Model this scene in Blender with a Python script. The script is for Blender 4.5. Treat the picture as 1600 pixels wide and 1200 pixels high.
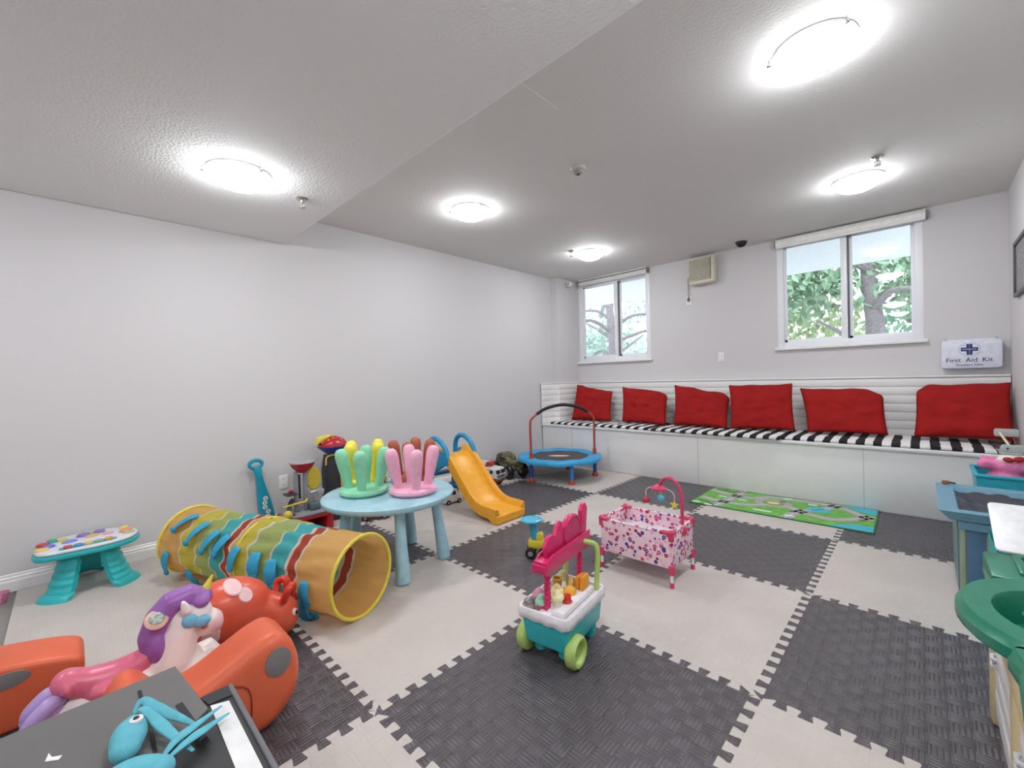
import bpy, bmesh, math, random
from mathutils import Vector, Matrix, noise
R = math.radians
PI = math.pi
random.seed(7)
for _o in list(bpy.data.objects):
    bpy.data.objects.remove(_o)
S = bpy.context.scene
C = S.collection

# ------------------------------------------------------------------ camera
cam_d = bpy.data.cameras.new('camera')
cam_d.sensor_width = 36
cam_d.lens = 666.38 / 1600 * 36
cam_d.clip_start = .02
cam = bpy.data.objects.new('camera', cam_d)
C.objects.link(cam)
yaw, pit, rol = -.7661, -.0109, -.0261
fw = Vector((math.sin(yaw) * math.cos(pit), math.cos(yaw) * math.cos(pit), math.sin(pit)))
r0 = fw.cross(Vector((0, 0, 1))).normalized()
u0 = r0.cross(fw)
rr = r0 * math.cos(rol) + u0 * math.sin(rol)
uu = rr.cross(fw)
m = Matrix((rr, uu, -fw)).transposed().to_4x4()
m.translation = (0, 0, 1.2037)
cam.matrix_world = m
S.camera = cam

# ------------------------------------------------------------------ world, exposure
S.view_settings.view_transform = 'Standard'
S.view_settings.look = 'None'
S.view_settings.gamma = 1
S.view_settings.use_curve_mapping = False
S.view_settings.exposure = 0.80
LAMP = 31.0          # emission of every ceiling dome, the added unseen ones included
SKY = 2.1
w = bpy.data.worlds.new('overcast_sky')
S.world = w
w.use_nodes = True
nt = w.node_tree
bg = nt.nodes['Background']
geo = nt.nodes.new('ShaderNodeTexCoord')
nz = nt.nodes.new('ShaderNodeTexNoise')
nz.inputs['Scale'].default_value = 2.0
cr = nt.nodes.new('ShaderNodeValToRGB')
cr.color_ramp.elements[0].color = (.80, .90, 1.0, 1)
cr.color_ramp.elements[1].color = (1.0, 1.0, 1.0, 1)
nt.links.new(geo.outputs['Generated'], nz.inputs['Vector'])
nt.links.new(nz.outputs['Fac'], cr.inputs['Fac'])
nt.links.new(cr.outputs['Color'], bg.inputs['Color'])
bg.inputs['Strength'].default_value = SKY

# ------------------------------------------------------------------ materials
def lin(h):
    h = h.lstrip('#')
    o = []
    for i in (0, 2, 4):
        v = int(h[i:i + 2], 16) / 255
        o.append(v / 12.92 if v <= .04045 else ((v + .055) / 1.055) ** 2.4)
    return (*o, 1)

MATS = {}
def mat(hexc, rough=.45, nscale=25, namt=.06, bump=0, bscale=200, spec=.5, metal=0, trans=0, alpha=1, sheen=0, emit=0, sss=0):
    key = (hexc, rough, nscale, namt, bump, bscale, spec, metal, trans, alpha, emit)
    if key in MATS:
        return MATS[key]
    ma = bpy.data.materials.new('mat_' + hexc.strip('#'))
    ma.use_nodes = True
    t = ma.node_tree
    b = t.nodes['Principled BSDF']
    col = lin(hexc)
    tc = t.nodes.new('ShaderNodeTexCoord')
    n = t.nodes.new('ShaderNodeTexNoise')
    n.inputs['Scale'].default_value = nscale
    t.links.new(tc.outputs['Object'], n.inputs['Vector'])
    rp = t.nodes.new('ShaderNodeValToRGB')
    rp.color_ramp.elements[0].position = .3
    rp.color_ramp.elements[1].position = .7
    rp.color_ramp.elements[0].color = tuple(x * (1 - namt) for x in col[:3]) + (1,)
    rp.color_ramp.elements[1].color = tuple(min(1, x * (1 + namt)) for x in col[:3]) + (1,)
    t.links.new(n.outputs['Fac'], rp.inputs['Fac'])
    t.links.new(rp.outputs['Color'], b.inputs['Base Color'])
    b.inputs['Roughness'].default_value = rough
    b.inputs['Specular IOR Level'].default_value = spec
    b.inputs['Metallic'].default_value = metal
    b.inputs['Transmission Weight'].default_value = trans
    b.inputs['Alpha'].default_value = alpha
    if emit:
        t.links.new(rp.outputs['Color'], b.inputs['Emission Color'])
        b.inputs['Emission Strength'].default_value = emit
    if bump:
        n2 = t.nodes.new('ShaderNodeTexNoise')
        n2.inputs['Scale'].default_value = bscale
        n2.inputs['Detail'].default_value = 3
        t.links.new(tc.outputs['Object'], n2.inputs['Vector'])
        bp = t.nodes.new('ShaderNodeBump')
        bp.inputs['Strength'].default_value = bump
        bp.inputs['Distance'].default_value = .004
        t.links.new(n2.outputs['Fac'], bp.inputs['Height'])
        t.links.new(bp.outputs['Normal'], b.inputs['Normal'])
    MATS[key] = ma
    return ma

class NT:
    """tiny node-expression helper"""
    def __init__(s, name):
        s.m = bpy.data.materials.new(name)
        s.m.use_nodes = True
        s.t = s.m.node_tree
        s.b = s.t.nodes['Principled BSDF']
        s.tc = s.t.nodes.new('ShaderNodeTexCoord')
        sp = s.t.nodes.new('ShaderNodeSeparateXYZ')
        s.t.links.new(s.tc.outputs['Object'], sp.inputs[0])
        s.x, s.y, s.z = sp.outputs
    def op(s, o, a, b=None, c=None):
        n = s.t.nodes.new('ShaderNodeMath')
        n.operation = o
        for i, v in enumerate((a, b, c)):
            if v is None:
                continue
            if isinstance(v, (int, float)):
                n.inputs[i].default_value = v
            else:
                s.t.links.new(v, n.inputs[i])
        return n.outputs[0]
    def noise(s, sc, det=2):
        n = s.t.nodes.new('ShaderNodeTexNoise')
        n.inputs['Scale'].default_value = sc
        n.inputs['Detail'].default_value = det
        s.t.links.new(s.tc.outputs['Object'], n.inputs['Vector'])
        return n.outputs['Fac']
    def ramp(s, fac, stops, const=True):
        n = s.t.nodes.new('ShaderNodeValToRGB')
        n.color_ramp.interpolation = 'CONSTANT' if const else 'LINEAR'
        e = n.color_ramp.elements
        while len(e) < len(stops):
            e.new(.5)
        for k, (p, c) in zip(e, stops):
            k.position = p
        for k, (p, c) in zip(e, stops):
            k.position = p
            k.color = lin(c) if isinstance(c, str) else c
        s.t.links.new(fac, n.inputs['Fac'])
        return n.outputs['Color']
    def mix(s, f, a, b):
        n = s.t.nodes.new('ShaderNodeMix')
        n.data_type = 'RGBA'
        s.t.links.new(f, n.inputs[0])
        for i, v in ((6, a), (7, b)):
            if isinstance(v, str):
                n.inputs[i].default_value = lin(v)
            else:
                s.t.links.new(v, n.inputs[i])
        return n.outputs[2]
    def color(s, c):
        s.t.links.new(c, s.b.inputs['Base Color'])
    def bump(s, h, dist=.003, st=1):
        n = s.t.nodes.new('ShaderNodeBump')
        n.inputs['Strength'].default_value = st
        n.inputs['Distance'].default_value = dist
        s.t.links.new(h, n.inputs['Height'])
        s.t.links.new(n.outputs['Normal'], s.b.inputs['Normal'])

def mat_tile(name, c0, c1, rough, depth):
    q = NT(name)
    N = 18.0
    xs = q.op('MULTIPLY', q.x, N)
    ys = q.op('MULTIPLY', q.y, N)
    par = q.op('MODULO', q.op('ADD', q.op('FLOOR', xs), q.op('FLOOR', ys)), 2)
    par = q.op('ABSOLUTE', par)
    wx = q.op('SINE', q.op('MULTIPLY', xs, 2 * PI * 4))
    wy = q.op('SINE', q.op('MULTIPLY', ys, 2 * PI * 4))
    h = q.op('ADD', q.op('MULTIPLY', wx, par), q.op('MULTIPLY', wy, q.op('SUBTRACT', 1, par)))
    # every cell bulges, like woven strips
    bx_ = q.op('ABSOLUTE', q.op('SINE', q.op('MULTIPLY', xs, PI)))
    by_ = q.op('ABSOLUTE', q.op('SINE', q.op('MULTIPLY', ys, PI)))
    bul = q.op('POWER', q.op('ADD', q.op('MULTIPLY', by_, par), q.op('MULTIPLY', bx_, q.op('SUBTRACT', 1, par))), .5)
    h = q.op('ADD', q.op('MULTIPLY', h, .22), q.op('MULTIPLY', bul, .9))
    q.bump(h, depth, 1)
    q.color(q.ramp(q.noise(3, 5), [(.3, c0), (.7, c1)], False))
    q.b.inputs['Roughness'].default_value = rough
    return q.m

def mat_speckle(name, c, st, scale, dist):
    q = NT(name)
    q.color(q.ramp(q.noise(1.5, 3), [(.3, c), (.7, c)], False))
    q.bump(q.noise(scale, 2), dist, st)
    q.b.inputs['Roughness'].default_value = .8
    q.b.inputs['Specular IOR Level'].default_value = .2
    return q.m

def mat_stripes(period, off=0.0):
    q = NT('mat_striped_cotton')
    wob = q.op('MULTIPLY', q.op('SUBTRACT', q.noise(9, 1), .5), .02)
    f = q.op('FRACT', q.op('ADD', q.op('DIVIDE', q.op('ADD', q.x, wob), period), off + 20))
    q.color(q.ramp(f, [(0, '#141214'), (.5, '#e2dfe0')]))
    q.bump(q.noise(400), .001, .4)
    q.b.inputs['Roughness'].default_value = .9
    return q.m

M = dict(
    wall=mat_speckle('mat_wall_paint', '#d5d2d3', .15, 300, .001),
    ceil=mat_speckle('mat_stipple_ceiling', '#efeeee', .85, 75, .004),
    ceil2=mat_speckle('mat_upper_ceiling', '#e0dedc', .5, 75, .003),
    white=mat('#f0efee', .5, 12, .012),
    gloss=mat('#efeeed', .3, 12, .012),
    bench=mat('#f3f2f1', .45, 8, .012),
    dark=mat_tile('mat_dark_foam', '#514c50', '#595459', .36, .0035),
    light=mat_tile('mat_light_foam', '#c0b7b1', '#c9c1bb', .6, .0012),
    glassdark=mat('#202326', .1),
    chrome=mat('#b9b6b0', .25, metal=.9),
    black=mat('#17161a', .4),
)

# ------------------------------------------------------------------ mesh helpers
def rotm(rx=0, ry=0, rz=0):
    return Matrix.Rotation(R(rz), 4, 'Z') @ Matrix.Rotation(R(ry), 4, 'Y') @ Matrix.Rotation(R(rx), 4, 'X')

class B:
    def __init__(s):
        s.b = bmesh.new()
        s.soft = False
    def _add(s, vs, fs, M4=None):
        o = [s.b.verts.new((M4 @ Vector(v)) if M4 else v) for v in vs]
        for f in fs:
            try:
                s.b.faces.new([o[i] for i in f])
            except ValueError:
                pass
        return o
    def box(s, c, d, bev=0, rot=None, seg=2):
        t = bmesh.new()
        bmesh.ops.create_cube(t, size=1)
        for v in t.verts:
            v.co = Vector((v.co.x * d[0], v.co.y * d[1], v.co.z * d[2]))
        if bev:
            bmesh.ops.bevel(t, geom=t.edges[:], offset=min(bev, min(d) * .49), segments=seg, profile=.5, affect='EDGES')
        M4 = Matrix.Translation(c) @ (rot or Matrix())
        s._merge(t, M4)
        return s
    def _merge(s, t, M4):
        t.verts.index_update()
        s._add([v.co.copy() for v in t.verts], [[v.index for v in f.verts] for f in t.faces], M4)
        t.free()
    def lathe(s, prof, n=24, M4=None, sx=1, sy=1):
        s.soft = True
        vs, fs = [], []
        for (r, z) in prof:
            for k in range(n):
                a = 2 * PI * k / n
                vs.append((r * math.cos(a) * sx, r * math.sin(a) * sy, z))
        for i in range(len(prof) - 1):
            for k in range(n):
                k2 = (k + 1) % n
                fs.append((i * n + k, i * n + k2, (i + 1) * n + k2, (i + 1) * n + k))
        if prof[0][0] > 1e-4:
            fs.append(tuple(reversed(range(n))))
        if prof[-1][0] > 1e-4:
            fs.append(tuple((len(prof) - 1) * n + k for k in range(n)))
        s._add(vs, fs, M4)
        return s
    def cyl(s, p0, p1, r, r1=None, n=14, bev=0):
        p0, p1 = Vector(p0), Vector(p1)
        d = p1 - p0
        L = d.length
        M4 = Matrix.Translation(p0) @ d.to_track_quat('Z', 'Y').to_matrix().to_4x4()
        r1 = r if r1 is None else r1
        if bev:
            pr = [(r - bev, 0), (r - bev * .3, bev * .3), (r, bev), (r1, L - bev), (r1 - bev * .3, L - bev * .3), (r1 - bev, L)]
        else:
            pr = [(r, 0), (r1, L)]
        return s.lathe(pr, n, M4)
    def tube(s, pts, r, n=10, closed=False, flat=1.0, ref=None):
        pts = [Vector(p) for p in pts]
        N = len(pts)
        rs = r if isinstance(r, (list, tuple)) else [r] * N
        vs, fs = [], []
        up = Vector((0, 0, 1))
        prev = None
        for i, p in enumerate(pts):
            if closed:
                t = pts[(i + 1) % N] - pts[i - 1]
            else:
                t = pts[min(i + 1, N - 1)] - pts[max(i - 1, 0)]
            t.normalize()
            if prev is None:
                a = Vector(ref) - t * t.dot(Vector(ref)) if ref else t.cross(up)
                if a.length < .05:
                    a = t.cross(Vector((1, 0, 0)))
            else:
                a = prev - t * prev.dot(t)
            a.normalize()
            prev = a
            bb = t.cross(a)
            for k in range(n):
                an = 2 * PI * k / n
                vs.append(p + (a * math.cos(an) + bb * math.sin(an) * flat) * rs[i])
        for i in range(N if closed else N - 1):
            j = (i + 1) % N
            for k in range(n):
                k2 = (k + 1) % n
                fs.append((i * n + k, i * n + k2, j * n + k2, j * n + k))
        if not closed:
            fs.append(tuple(reversed(range(n))))
            fs.append(tuple((N - 1) * n + k for k in range(n)))
        s._add(vs, fs)
        return s
    def prism(s, out, d0, d1, axis='z', bev=0, M4=None, seg=2):
        """outline in 2D, extruded between d0 and d1 along an axis: x:(a,b)=(y,z) y:(x,z) z:(x,y)"""
        t = bmesh.new()
        def P(a, b, d):
            return {'x': (d, a, b), 'y': (a, d, b), 'z': (a, b, d)}[axis]
        lo = [t.verts.new(P(a, b, d0)) for a, b in out]
        hi = [t.verts.new(P(a, b, d1)) for a, b in out]
        n = len(out)
        f0 = t.faces.new(lo)
        f1 = t.faces.new(hi)
        for i in range(n):
            t.faces.new((lo[i], lo[(i + 1) % n], hi[(i + 1) % n], hi[i]))
        bmesh.ops.recalc_face_normals(t, faces=t.faces[:])
        if bev:
            es = [e for e in t.edges if (f0 in e.link_faces or f1 in e.link_faces)]
            bmesh.ops.bevel(t, geom=es, offset=bev, segments=seg, profile=.5, affect='EDGES')
        s._merge(t, M4 or Matrix())
        return s
    def ball(s, c, r, rot=None, nu=16, nv=10):
        if isinstance(r, (int, float)):
            r = (r, r, r)
        M4 = Matrix.Translation(c) @ (rot or Matrix()) @ Matrix.Diagonal((*r, 1))
        pr = [(math.sin(PI * i / nv), -math.cos(PI * i / nv)) for i in range(nv + 1)]
        pr[0] = (0.0, -1)
        pr[-1] = (0.0, 1)
        t = bmesh.new()
        bmesh.ops.create_uvsphere(t, u_segments=nu, v_segments=nv, radius=1)
        s._merge(t, M4)
        return s
    def grid(s, fn, nu, nv, wrapu=False):
        s.soft = True
        vs = [fn(i / nu if wrapu else i / (nu), j / nv) for j in range(nv + 1) for i in range(nu if wrapu else nu + 1)]
        W = nu if wrapu else nu + 1
        fs = []
        for j in range(nv):
            for i in range(nu):
                i2 = (i + 1) % W
                fs.append((j * W + i, j * W + i2, (j + 1) * W + i2, (j + 1) * W + i))
        s._add(vs, fs)
        return s
    def done(s, name, ma, parent=None, angle=38, loc=None, rot=None):
        if s.soft:
            bmesh.ops.remove_doubles(s.b, verts=s.b.verts[:], dist=1e-6)
        bmesh.ops.recalc_face_normals(s.b, faces=s.b.faces[:])
        me = bpy.data.meshes.new(name)
        s.b.to_mesh(me)
        s.b.free()
        return link(name, me, ma, parent, angle, loc, rot)

def link(name, me, ma, parent=None, angle=38, loc=None, rot=None):
    if angle:
        me.polygons.foreach_set('use_smooth', [True] * len(me.polygons))
        me.set_sharp_from_angle(angle=R(angle))
    if ma is not None:
        me.materials.clear()
        me.materials.append(ma)
    o = bpy.data.objects.new(name, me)
    C.objects.link(o)
    if parent:
        o.parent = parent
    if loc:
        o.location = loc
    if rot:
        o.rotation_euler = rot
    return o

def thing(name, label, cat, loc=(0, 0, 0), rz=0, group=None):
    o = bpy.data.objects.new(name, None)
    o.empty_display_size = .05
    C.objects.link(o)
    o.location = loc
    o.rotation_euler = (0, 0, R(rz))
    return tag(o, label, cat, group)

def tag(o, label, cat, group=None):
    o['label'] = label
    o['category'] = cat
    if group:
        o['group'] = group
    return o

def struct(o):
    o['kind'] = 'structure'
    return o

def blob(name, parts, ma, parent=None, voxel=.008, smooth=6):
    """one continuous body: overlapping balls and tubes, voxel-remeshed and smoothed"""
    b = B()
    for p in parts:
        if p[0] == 'b':
            b.ball(p[1], p[2], p[3] if len(p) > 3 else None, 20, 14)
        else:
            b.tube(p[1], p[2], 14)
            b.ball(p[1][0], p[2][0] if isinstance(p[2], (list, tuple)) else p[2])
            b.ball(p[1][-1], p[2][-1] if isinstance(p[2], (list, tuple)) else p[2])
    o = b.done(name, ma, None)
    mo = o.modifiers.new('r', 'REMESH')
    mo.mode = 'VOXEL'
    mo.voxel_size = voxel
    ms = o.modifiers.new('s', 'SMOOTH')
    ms.iterations = smooth
    ms.factor = .5
    dg = bpy.context.evaluated_depsgraph_get()
    me = bpy.data.meshes.new_from_object(o.evaluated_get(dg))
    bpy.data.objects.remove(o)
    return link(name, me, ma, parent, 180)

def arc(cx, cy, r, a0, a1, n):
    return [(cx + r * math.cos(R(a0 + (a1 - a0) * i / n)), cy + r * math.sin(R(a0 + (a1 - a0) * i / n))) for i in range(n + 1)]

def smooth_path(pts, k=6):
    """Catmull-Rom through the points"""
    P = [Vector(p) for p in pts]
    P = [P[0] * 2 - P[1]] + P + [P[-1] * 2 - P[-2]]
    out = []
    for i in range(1, len(P) - 2):
        for j in range(k):
            t = j / k
            a, b, c, d = P[i - 1], P[i], P[i + 1], P[i + 2]
            out.append(.5 * ((2 * b) + (c - a) * t + (2 * a - 5 * b + 4 * c - d) * t * t + (3 * b - a - 3 * c + d) * t ** 3))
    out.append(P[-2])
    return out

def smooth_closed(pts, k=5):
    P = [Vector((p[0], p[1], 0)) for p in pts]
    n = len(P)
    out = []
    for i in range(n):
        a, b, c, d = P[i - 1], P[i], P[(i + 1) % n], P[(i + 2) % n]
        for j in range(k):
            t = j / k
            v = .5 * ((2 * b) + (c - a) * t + (2 * a - 5 * b + 4 * c - d) * t * t + (3 * b - a - 3 * c + d) * t ** 3)
            out.append((v.x, v.y))
    return out

def rrect(w, h, r, n=4, cx=0, cy=0):
    o = []
    for sx, sy, a in ((1, 1, 0), (-1, 1, 90), (-1, -1, 180), (1, -1, 270)):
        o += arc(cx + sx * (w / 2 - r), cy + sy * (h / 2 - r), r, a, a + 90, n)
    return o

def text_mesh(txt, size, ma, parent, M4, name='lettering', ext=.0006, xs=1.0):
    cu = bpy.data.curves.new('t', 'FONT')
    cu.body = txt
    cu.size = size
    cu.align_x = 'CENTER'
    cu.align_y = 'CENTER'
    cu.extrude = ext
    cu.resolution_u = 3
    o = bpy.data.objects.new('t', cu)
    C.objects.link(o)
    dg = bpy.context.evaluated_depsgraph_get()
    me = bpy.data.meshes.new_from_object(o.evaluated_get(dg))
    bpy.data.objects.remove(o)
    me.transform(M4 @ Matrix.Diagonal((xs, 1, 1, 1)))
    return link(name, me, ma, parent, 0)

def ell(rx, ry, n=24, cx=0, cy=0):
    return [(cx + rx * math.cos(2 * PI * i / n), cy + ry * math.sin(2 * PI * i / n)) for i in range(n)]

# ================================================================== ROOM
XL, XR, YB, YF = -3.99, .541, 5.55, -2.3
ZC, ZB, YBEAM = 2.69, 2.43, 1.34
T = .14
struct(B().box(((XL + XR) / 2, (YB + YF) / 2, -.065), (XR - XL + .3, YB - YF + .3, .1)).done('floor', mat('#8f8a86', .5), None, 0))
floor = bpy.data.objects['floor']
floor['label'] = 'grey vinyl floor under the foam puzzle tiles'
struct(B().box((XL - T / 2, (YB + YF) / 2, 1.35), (T, YB - YF + .3, 2.9)).done('wall_left', M['wall'], None, 0))
struct(B().box((XR + T / 2, (YB + YF) / 2, 1.35), (T, YB - YF + .3, 2.9)).done('wall_right', M['wall'], None, 0))
struct(B().box(((XL + XR) / 2, YF - T / 2, 1.35), (XR - XL, T, 2.9)).done('wall_front', M['wall'], None, 0))
W1 = (-3.85, -2.68, 1.44, 2.66)
W2 = (-1.165, .02, 1.475, 2.672)
wb = B()
def wallseg(x0, x1, z0, z1):
    wb.box(((x0 + x1) / 2, YB + T / 2, (z0 + z1) / 2), (x1 - x0, T, z1 - z0))
zt = 2.8
wallseg(XL, W1[0], -.02, zt); wallseg(W1[0], W1[1], -.02, W1[2]); wallseg(W1[0], W1[1], W1[3], zt)
wallseg(W1[1], W2[0], -.02, zt); wallseg(W2[0], W2[1], -.02, W2[2]); wallseg(W2[0], W2[1], W2[3], zt)
wallseg(W2[1], XR, -.02, zt)
struct(wb.done('wall_back', M['wall'], None, 0))
struct(B().box((-3.93, 5.285, 1.35), (.12, .53, 2.7)).done('wall_column', M['wall'], None, 0))
struct(B().box(((XL + XR) / 2, (YB + YBEAM) / 2, ZC + .05), (XR - XL, YB - YBEAM + .2, .1)).done('ceiling', M['ceil2'], None, 0))
struct(B().box(((XL + XR) / 2, (YF + YBEAM) / 2, ZB + .18), (XR - XL, YBEAM - YF, .36), .012).done('ceiling_soffit', M['ceil'], None, 0))
# access hatch outline on the ceiling beside the dropped soffit, and a painted-over seam on the soffit
struct(B().box((-1.69, 1.70, ZC - .001), (.52, .42, .004), .002).done('trim_1', M['ceil2'], None, 0))
struct(B().box((-1.6, .12, ZB - .0005), (.62, .52, .003), .001).done('trim_2', M['ceil'], None, 0))
bb = B().prism([(0, 0), (.016, 0), (.016, .062), (.012, .070), (.012, .082), (.006, .090), (.006, .1), (0, .105)], YF, 4.73, 'y')
o = struct(bb.done('baseboard_left', M['gloss'], None, 20))
o.location = (XL, 0, 0)

# ------------------------------------------------------------------ foam puzzle tiles (parts of the floor)
GX, GY = -1.4593, .7519
NT_ = 13
def edge_pts(fixed, start, axis, flip):
    """jigsaw polyline along a shared tile edge, same for both tiles"""
    p = 1.0 / NT_
    d = .019
    pts = []
    for k in range(NT_):
        s0 = start + k * p
        seq = [(.30, -d), (.27, -d * .2), (.215, d * .6), (.25, d), (.75, d), (.785, d * .6), (.73, -d * .2), (.70, -d)]
        for t, e in seq:
            pts.append((s0 + t * p, fixed + e * flip))
    return pts if axis == 'u' else [(b, a) for a, b in pts]
IX = list(range(-3, 2))
JY = list(range(-1, 4))
for i in IX:
    for j in JY:
        x0, x1 = GX + i, GX + i + 1
        y0, y1 = GY + j, GY + j + 1
        sq = 1 if (i + j) % 2 == 0 else -1
        xa = max(x0, XL + .018)
        xb = min(x1, XR - .002)
        o = []
        # bottom edge, right edge, top edge, left edge
        def horiz(y, inner):
            if not inner:
                return [(xa, y), (xb, y)]
            e = [q for q in edge_pts(y, x0, 'u', 1) if xa + .02 < q[0] < xb - .02]
            return [(xa, y)] + e + [(xb, y)] if x0 < xa else [(x0, y)] + e + [(x1, y)]
        def vert(x, inner):
            if not inner:
                return [(x, y0), (x, y1)]
            return [(x, y0)] + edge_pts(x, y0, 'v', 1) + [(x, y1)]
        bot = horiz(y0, j > JY[0])
        top = horiz(y1, j < JY[-1])
        rgt = vert(xb, i < IX[-1])
        lft = vert(xa, i > IX[0])
        if j == JY[-1]:
            top = [(a, min(b, 4.742)) for a, b in top]
        o = bot[:-1] + rgt[:-1] + top[::-1][:-1] + lft[::-1][:-1]
        dark = (i + j) % 2 == 0 and (i, j) != (-3, -1)
        B().prism(o, -.014, 0, 'z').done('foam_tile', M['dark' if dark else 'light'], floor, 20)

# ================================================================== WINDOWS
def glass_mat():
    ma = bpy.data.materials.new('mat_window_glass')
    ma.use_nodes = True
    t = ma.node_tree
    out = t.nodes['Material Output']
    t.nodes.remove(t.nodes['Principled BSDF'])
    tr = t.nodes.new('ShaderNodeBsdfTransparent')
    tr.inputs[0].default_value = (.95, .97, .98, 1)
    gl = t.nodes.new('ShaderNodeBsdfGlossy')
    gl.inputs['Roughness'].default_value = .01
    fr = t.nodes.new('ShaderNodeFresnel')
    fr.inputs[0].default_value = 1.6
    mx = t.nodes.new('ShaderNodeMixShader')
    t.links.new(fr.outputs[0], mx.inputs[0])
    t.links.new(tr.outputs[0], mx.inputs[1])
    t.links.new(gl.outputs[0], mx.inputs[2])
    t.links.new(mx.outputs[0], out.inputs['Surface'])
    return ma
GLASS = glass_mat()
FRAME = mat('#eff0f5', .4, 12, .01)
DARKF = mat('#5d6468', .5)
def window(n, x0, x1, z0, z1, xm, label):
    t = bpy.data.objects.new('window_%d' % n, None)
    C.objects.link(t)
    t.location = ((x0 + x1) / 2, YB, z0)
    t['kind'] = 'structure'
    t['label'] = label
    ox = -(x0 + x1) / 2
    W, H = x1 - x0, z1 - z0
    f = B()
    for sx in (-1, 1):
        f.box((sx * (W / 2 - .03), .05, H / 2), (.06, .1, H), .004)
    f.box((0, .05, .03), (W - .122, .098, .06), .004)
    f.box((0, .05, H - .03), (W - .122, .098, .06), .004)
    f.done('window_frame', FRAME, t, 30)
    B().box((0, -.012, -.012), (W + .05, .05, .03), .005).done('window_sill', M['gloss'], t, 30)
    m_ = xm + ox
    # sliding sash: left pane with its own frame, and the fixed pane behind
    for k, (a, b, y) in enumerate(((-W / 2 + .06, m_, .045), (m_ + .012, W / 2 - .06, .075))):
        s = B()
        s.box((a + .014, y, H / 2), (.028, .022, H - .12), .003)
        s.box((b - (.026 if k == 0 else .014), y - (.012 if k == 0 else 0), H / 2), (.052 if k == 0 else .028, .03, H - .12), .003)
        s.box(((a + b) / 2, y, .075), (b - a, .022, .03), .003)
        s.box(((a + b) / 2, y, H - .075), (b - a, .022, .03), .003)
        sa = s.done('sash', FRAME, t, 30)
        B().box(((a + b) / 2, y, H / 2), (b - a - .05, .004, H - .16)).done('pane', GLASS, sa, 0)
    B().box((m_ + .007, .06, H / 2), (.016, .03, H - .13), .002).done('meeting_stile', DARKF, t, 30)
    return t
window(1, *W1, -3.19, 'white framed sliding window beside the corner column')
window(2, *W2, -.545, 'white framed sliding window with roller blind above red pillows')
# roller blinds
def blind(x0, x1, z, label, r):
    t = thing('roller_blind', label, 'blind', ((x0 + x1) / 2, YB - .03, z))
    W = x1 - x0
    B().box((0, -.005, .035), (W, .06, .012), .004).done('mounting_rail', M['white'], t)
    B().cyl((-W / 2 + .012, -.01, -.005), (W / 2 - .012, -.01, -.005), r, n=20).done('rolled_fabric', mat('#f0efec', .8), t)
    B().box((0, -.008 - r * .6, -.03 - r * .3), (W - .03, .012, .02), .004).done('hem_bar', M['white'], t)
    for s in (-1, 1):
        B().box((s * (W / 2 - .005), -.01, -.002), (.01, .07, .075), .003).done('end_bracket', mat('#8a8a8a', .4), t)
    return t
blind(W2[0] - .005, W2[1] + .03, 2.628, 'white roller blind rolled up over the window above the pillows', .046)
blind(W1[0] + .03, W1[1], 2.65, 'slim white roller blind rolled up over the corner window', .018)

# ================================================================== OUTSIDE
struct(B().box((-2, 6.98, 2.88), (14, 2.5, .18)).done('porch_soffit', mat('#eceef4', .7), None, 0))
struct(B().box((-2, 13.7, .9), (40, 16, .1)).done('ground_outside', mat('#d5d8d6', .9, 2, .1), None, 0))
LEAF = [mat('#93b295', .6, 3, .3), mat('#b8caa0', .6, 3, .3), mat('#b5ccc4', .6, 3, .3), mat('#86a890', .6, 3, .3)]  # pale, greyed greens: haze over the outside view is mixed into the leaf colour
BARK = mat('#8c8488', .9, 30, .25, .5, 60)
def tree(label, x, y, h, tr, blobs, lm, leaf=.11, n=900, seed=1, branches=5):
    rnd = random.Random(seed)
    t = thing('leafy_tree', label, 'tree', (x, y, .94), 0, 'trees outside the windows')
    pts = smooth_path([(0, 0, 0), (.04, 0, h * .3), (-.06, .03, h * .65), (.05, 0, h)], 5)
    B().tube(pts, [tr * (1 - .6 * i / len(pts)) for i in range(len(pts))], 10).done('trunk', BARK, t)
    for k in range(branches):
        a = rnd.uniform(0, 2 * PI)
        z0 = h * rnd.uniform(.15, .7)
        L = rnd.uniform(1.0, 1.9)
        p = smooth_path([(0, 0, z0), (L * .4 * math.cos(a), L * .4 * math.sin(a), z0 + .25), (L * math.cos(a), L * math.sin(a), z0 + rnd.uniform(-.1, .7))], 5)
        B().tube(p, [tr * .4 * (1 - .75 * i / len(p)) for i in range(len(p))], 6).done('branch', BARK, t)
    lb = B()
    for (cx, cy, cz, rad) in blobs:
        for _ in range(n):
            d = Vector((rnd.gauss(0, 1), rnd.gauss(0, 1), rnd.gauss(0, 1))).normalized() * rad * rnd.random() ** .4
            c = Vector((cx, cy, cz)) + d
            q = rotm(rnd.uniform(0, 360), rnd.uniform(0, 360), rnd.uniform(0, 360))
            s_ = leaf * rnd.uniform(.6, 1.3)
            M4 = Matrix.Translation(c) @ q
            lb._add([(-s_, 0, 0), (0, -s_ * .45, .01), (s_, 0, 0), (0, s_ * .45, .01)], [(0, 1, 2, 3)], M4)
    f = lb.done('foliage', lm, t, 0)
    f['kind'] = 'stuff'
    return t
tree('broad green tree with a thick trunk behind the right pane', -.62, 9.9, 3.2, .17, [(-.2, .2, 2.3, 1.0), (1.0, .3, 1.7, .8), (.8, .6, 2.7, .9), (-1.1, 0, 1.9, .7)], LEAF[0], .1, 700, 3)
tree('pale green tree behind the left pane of the pillow window', -2.6, 11.5, 3.0, .11, [(0, 0, 1.9, 1.1), (1.0, .2, 1.2, .9), (.6, .4, 2.6, .9)], LEAF[1], .1, 650, 5)
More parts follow.
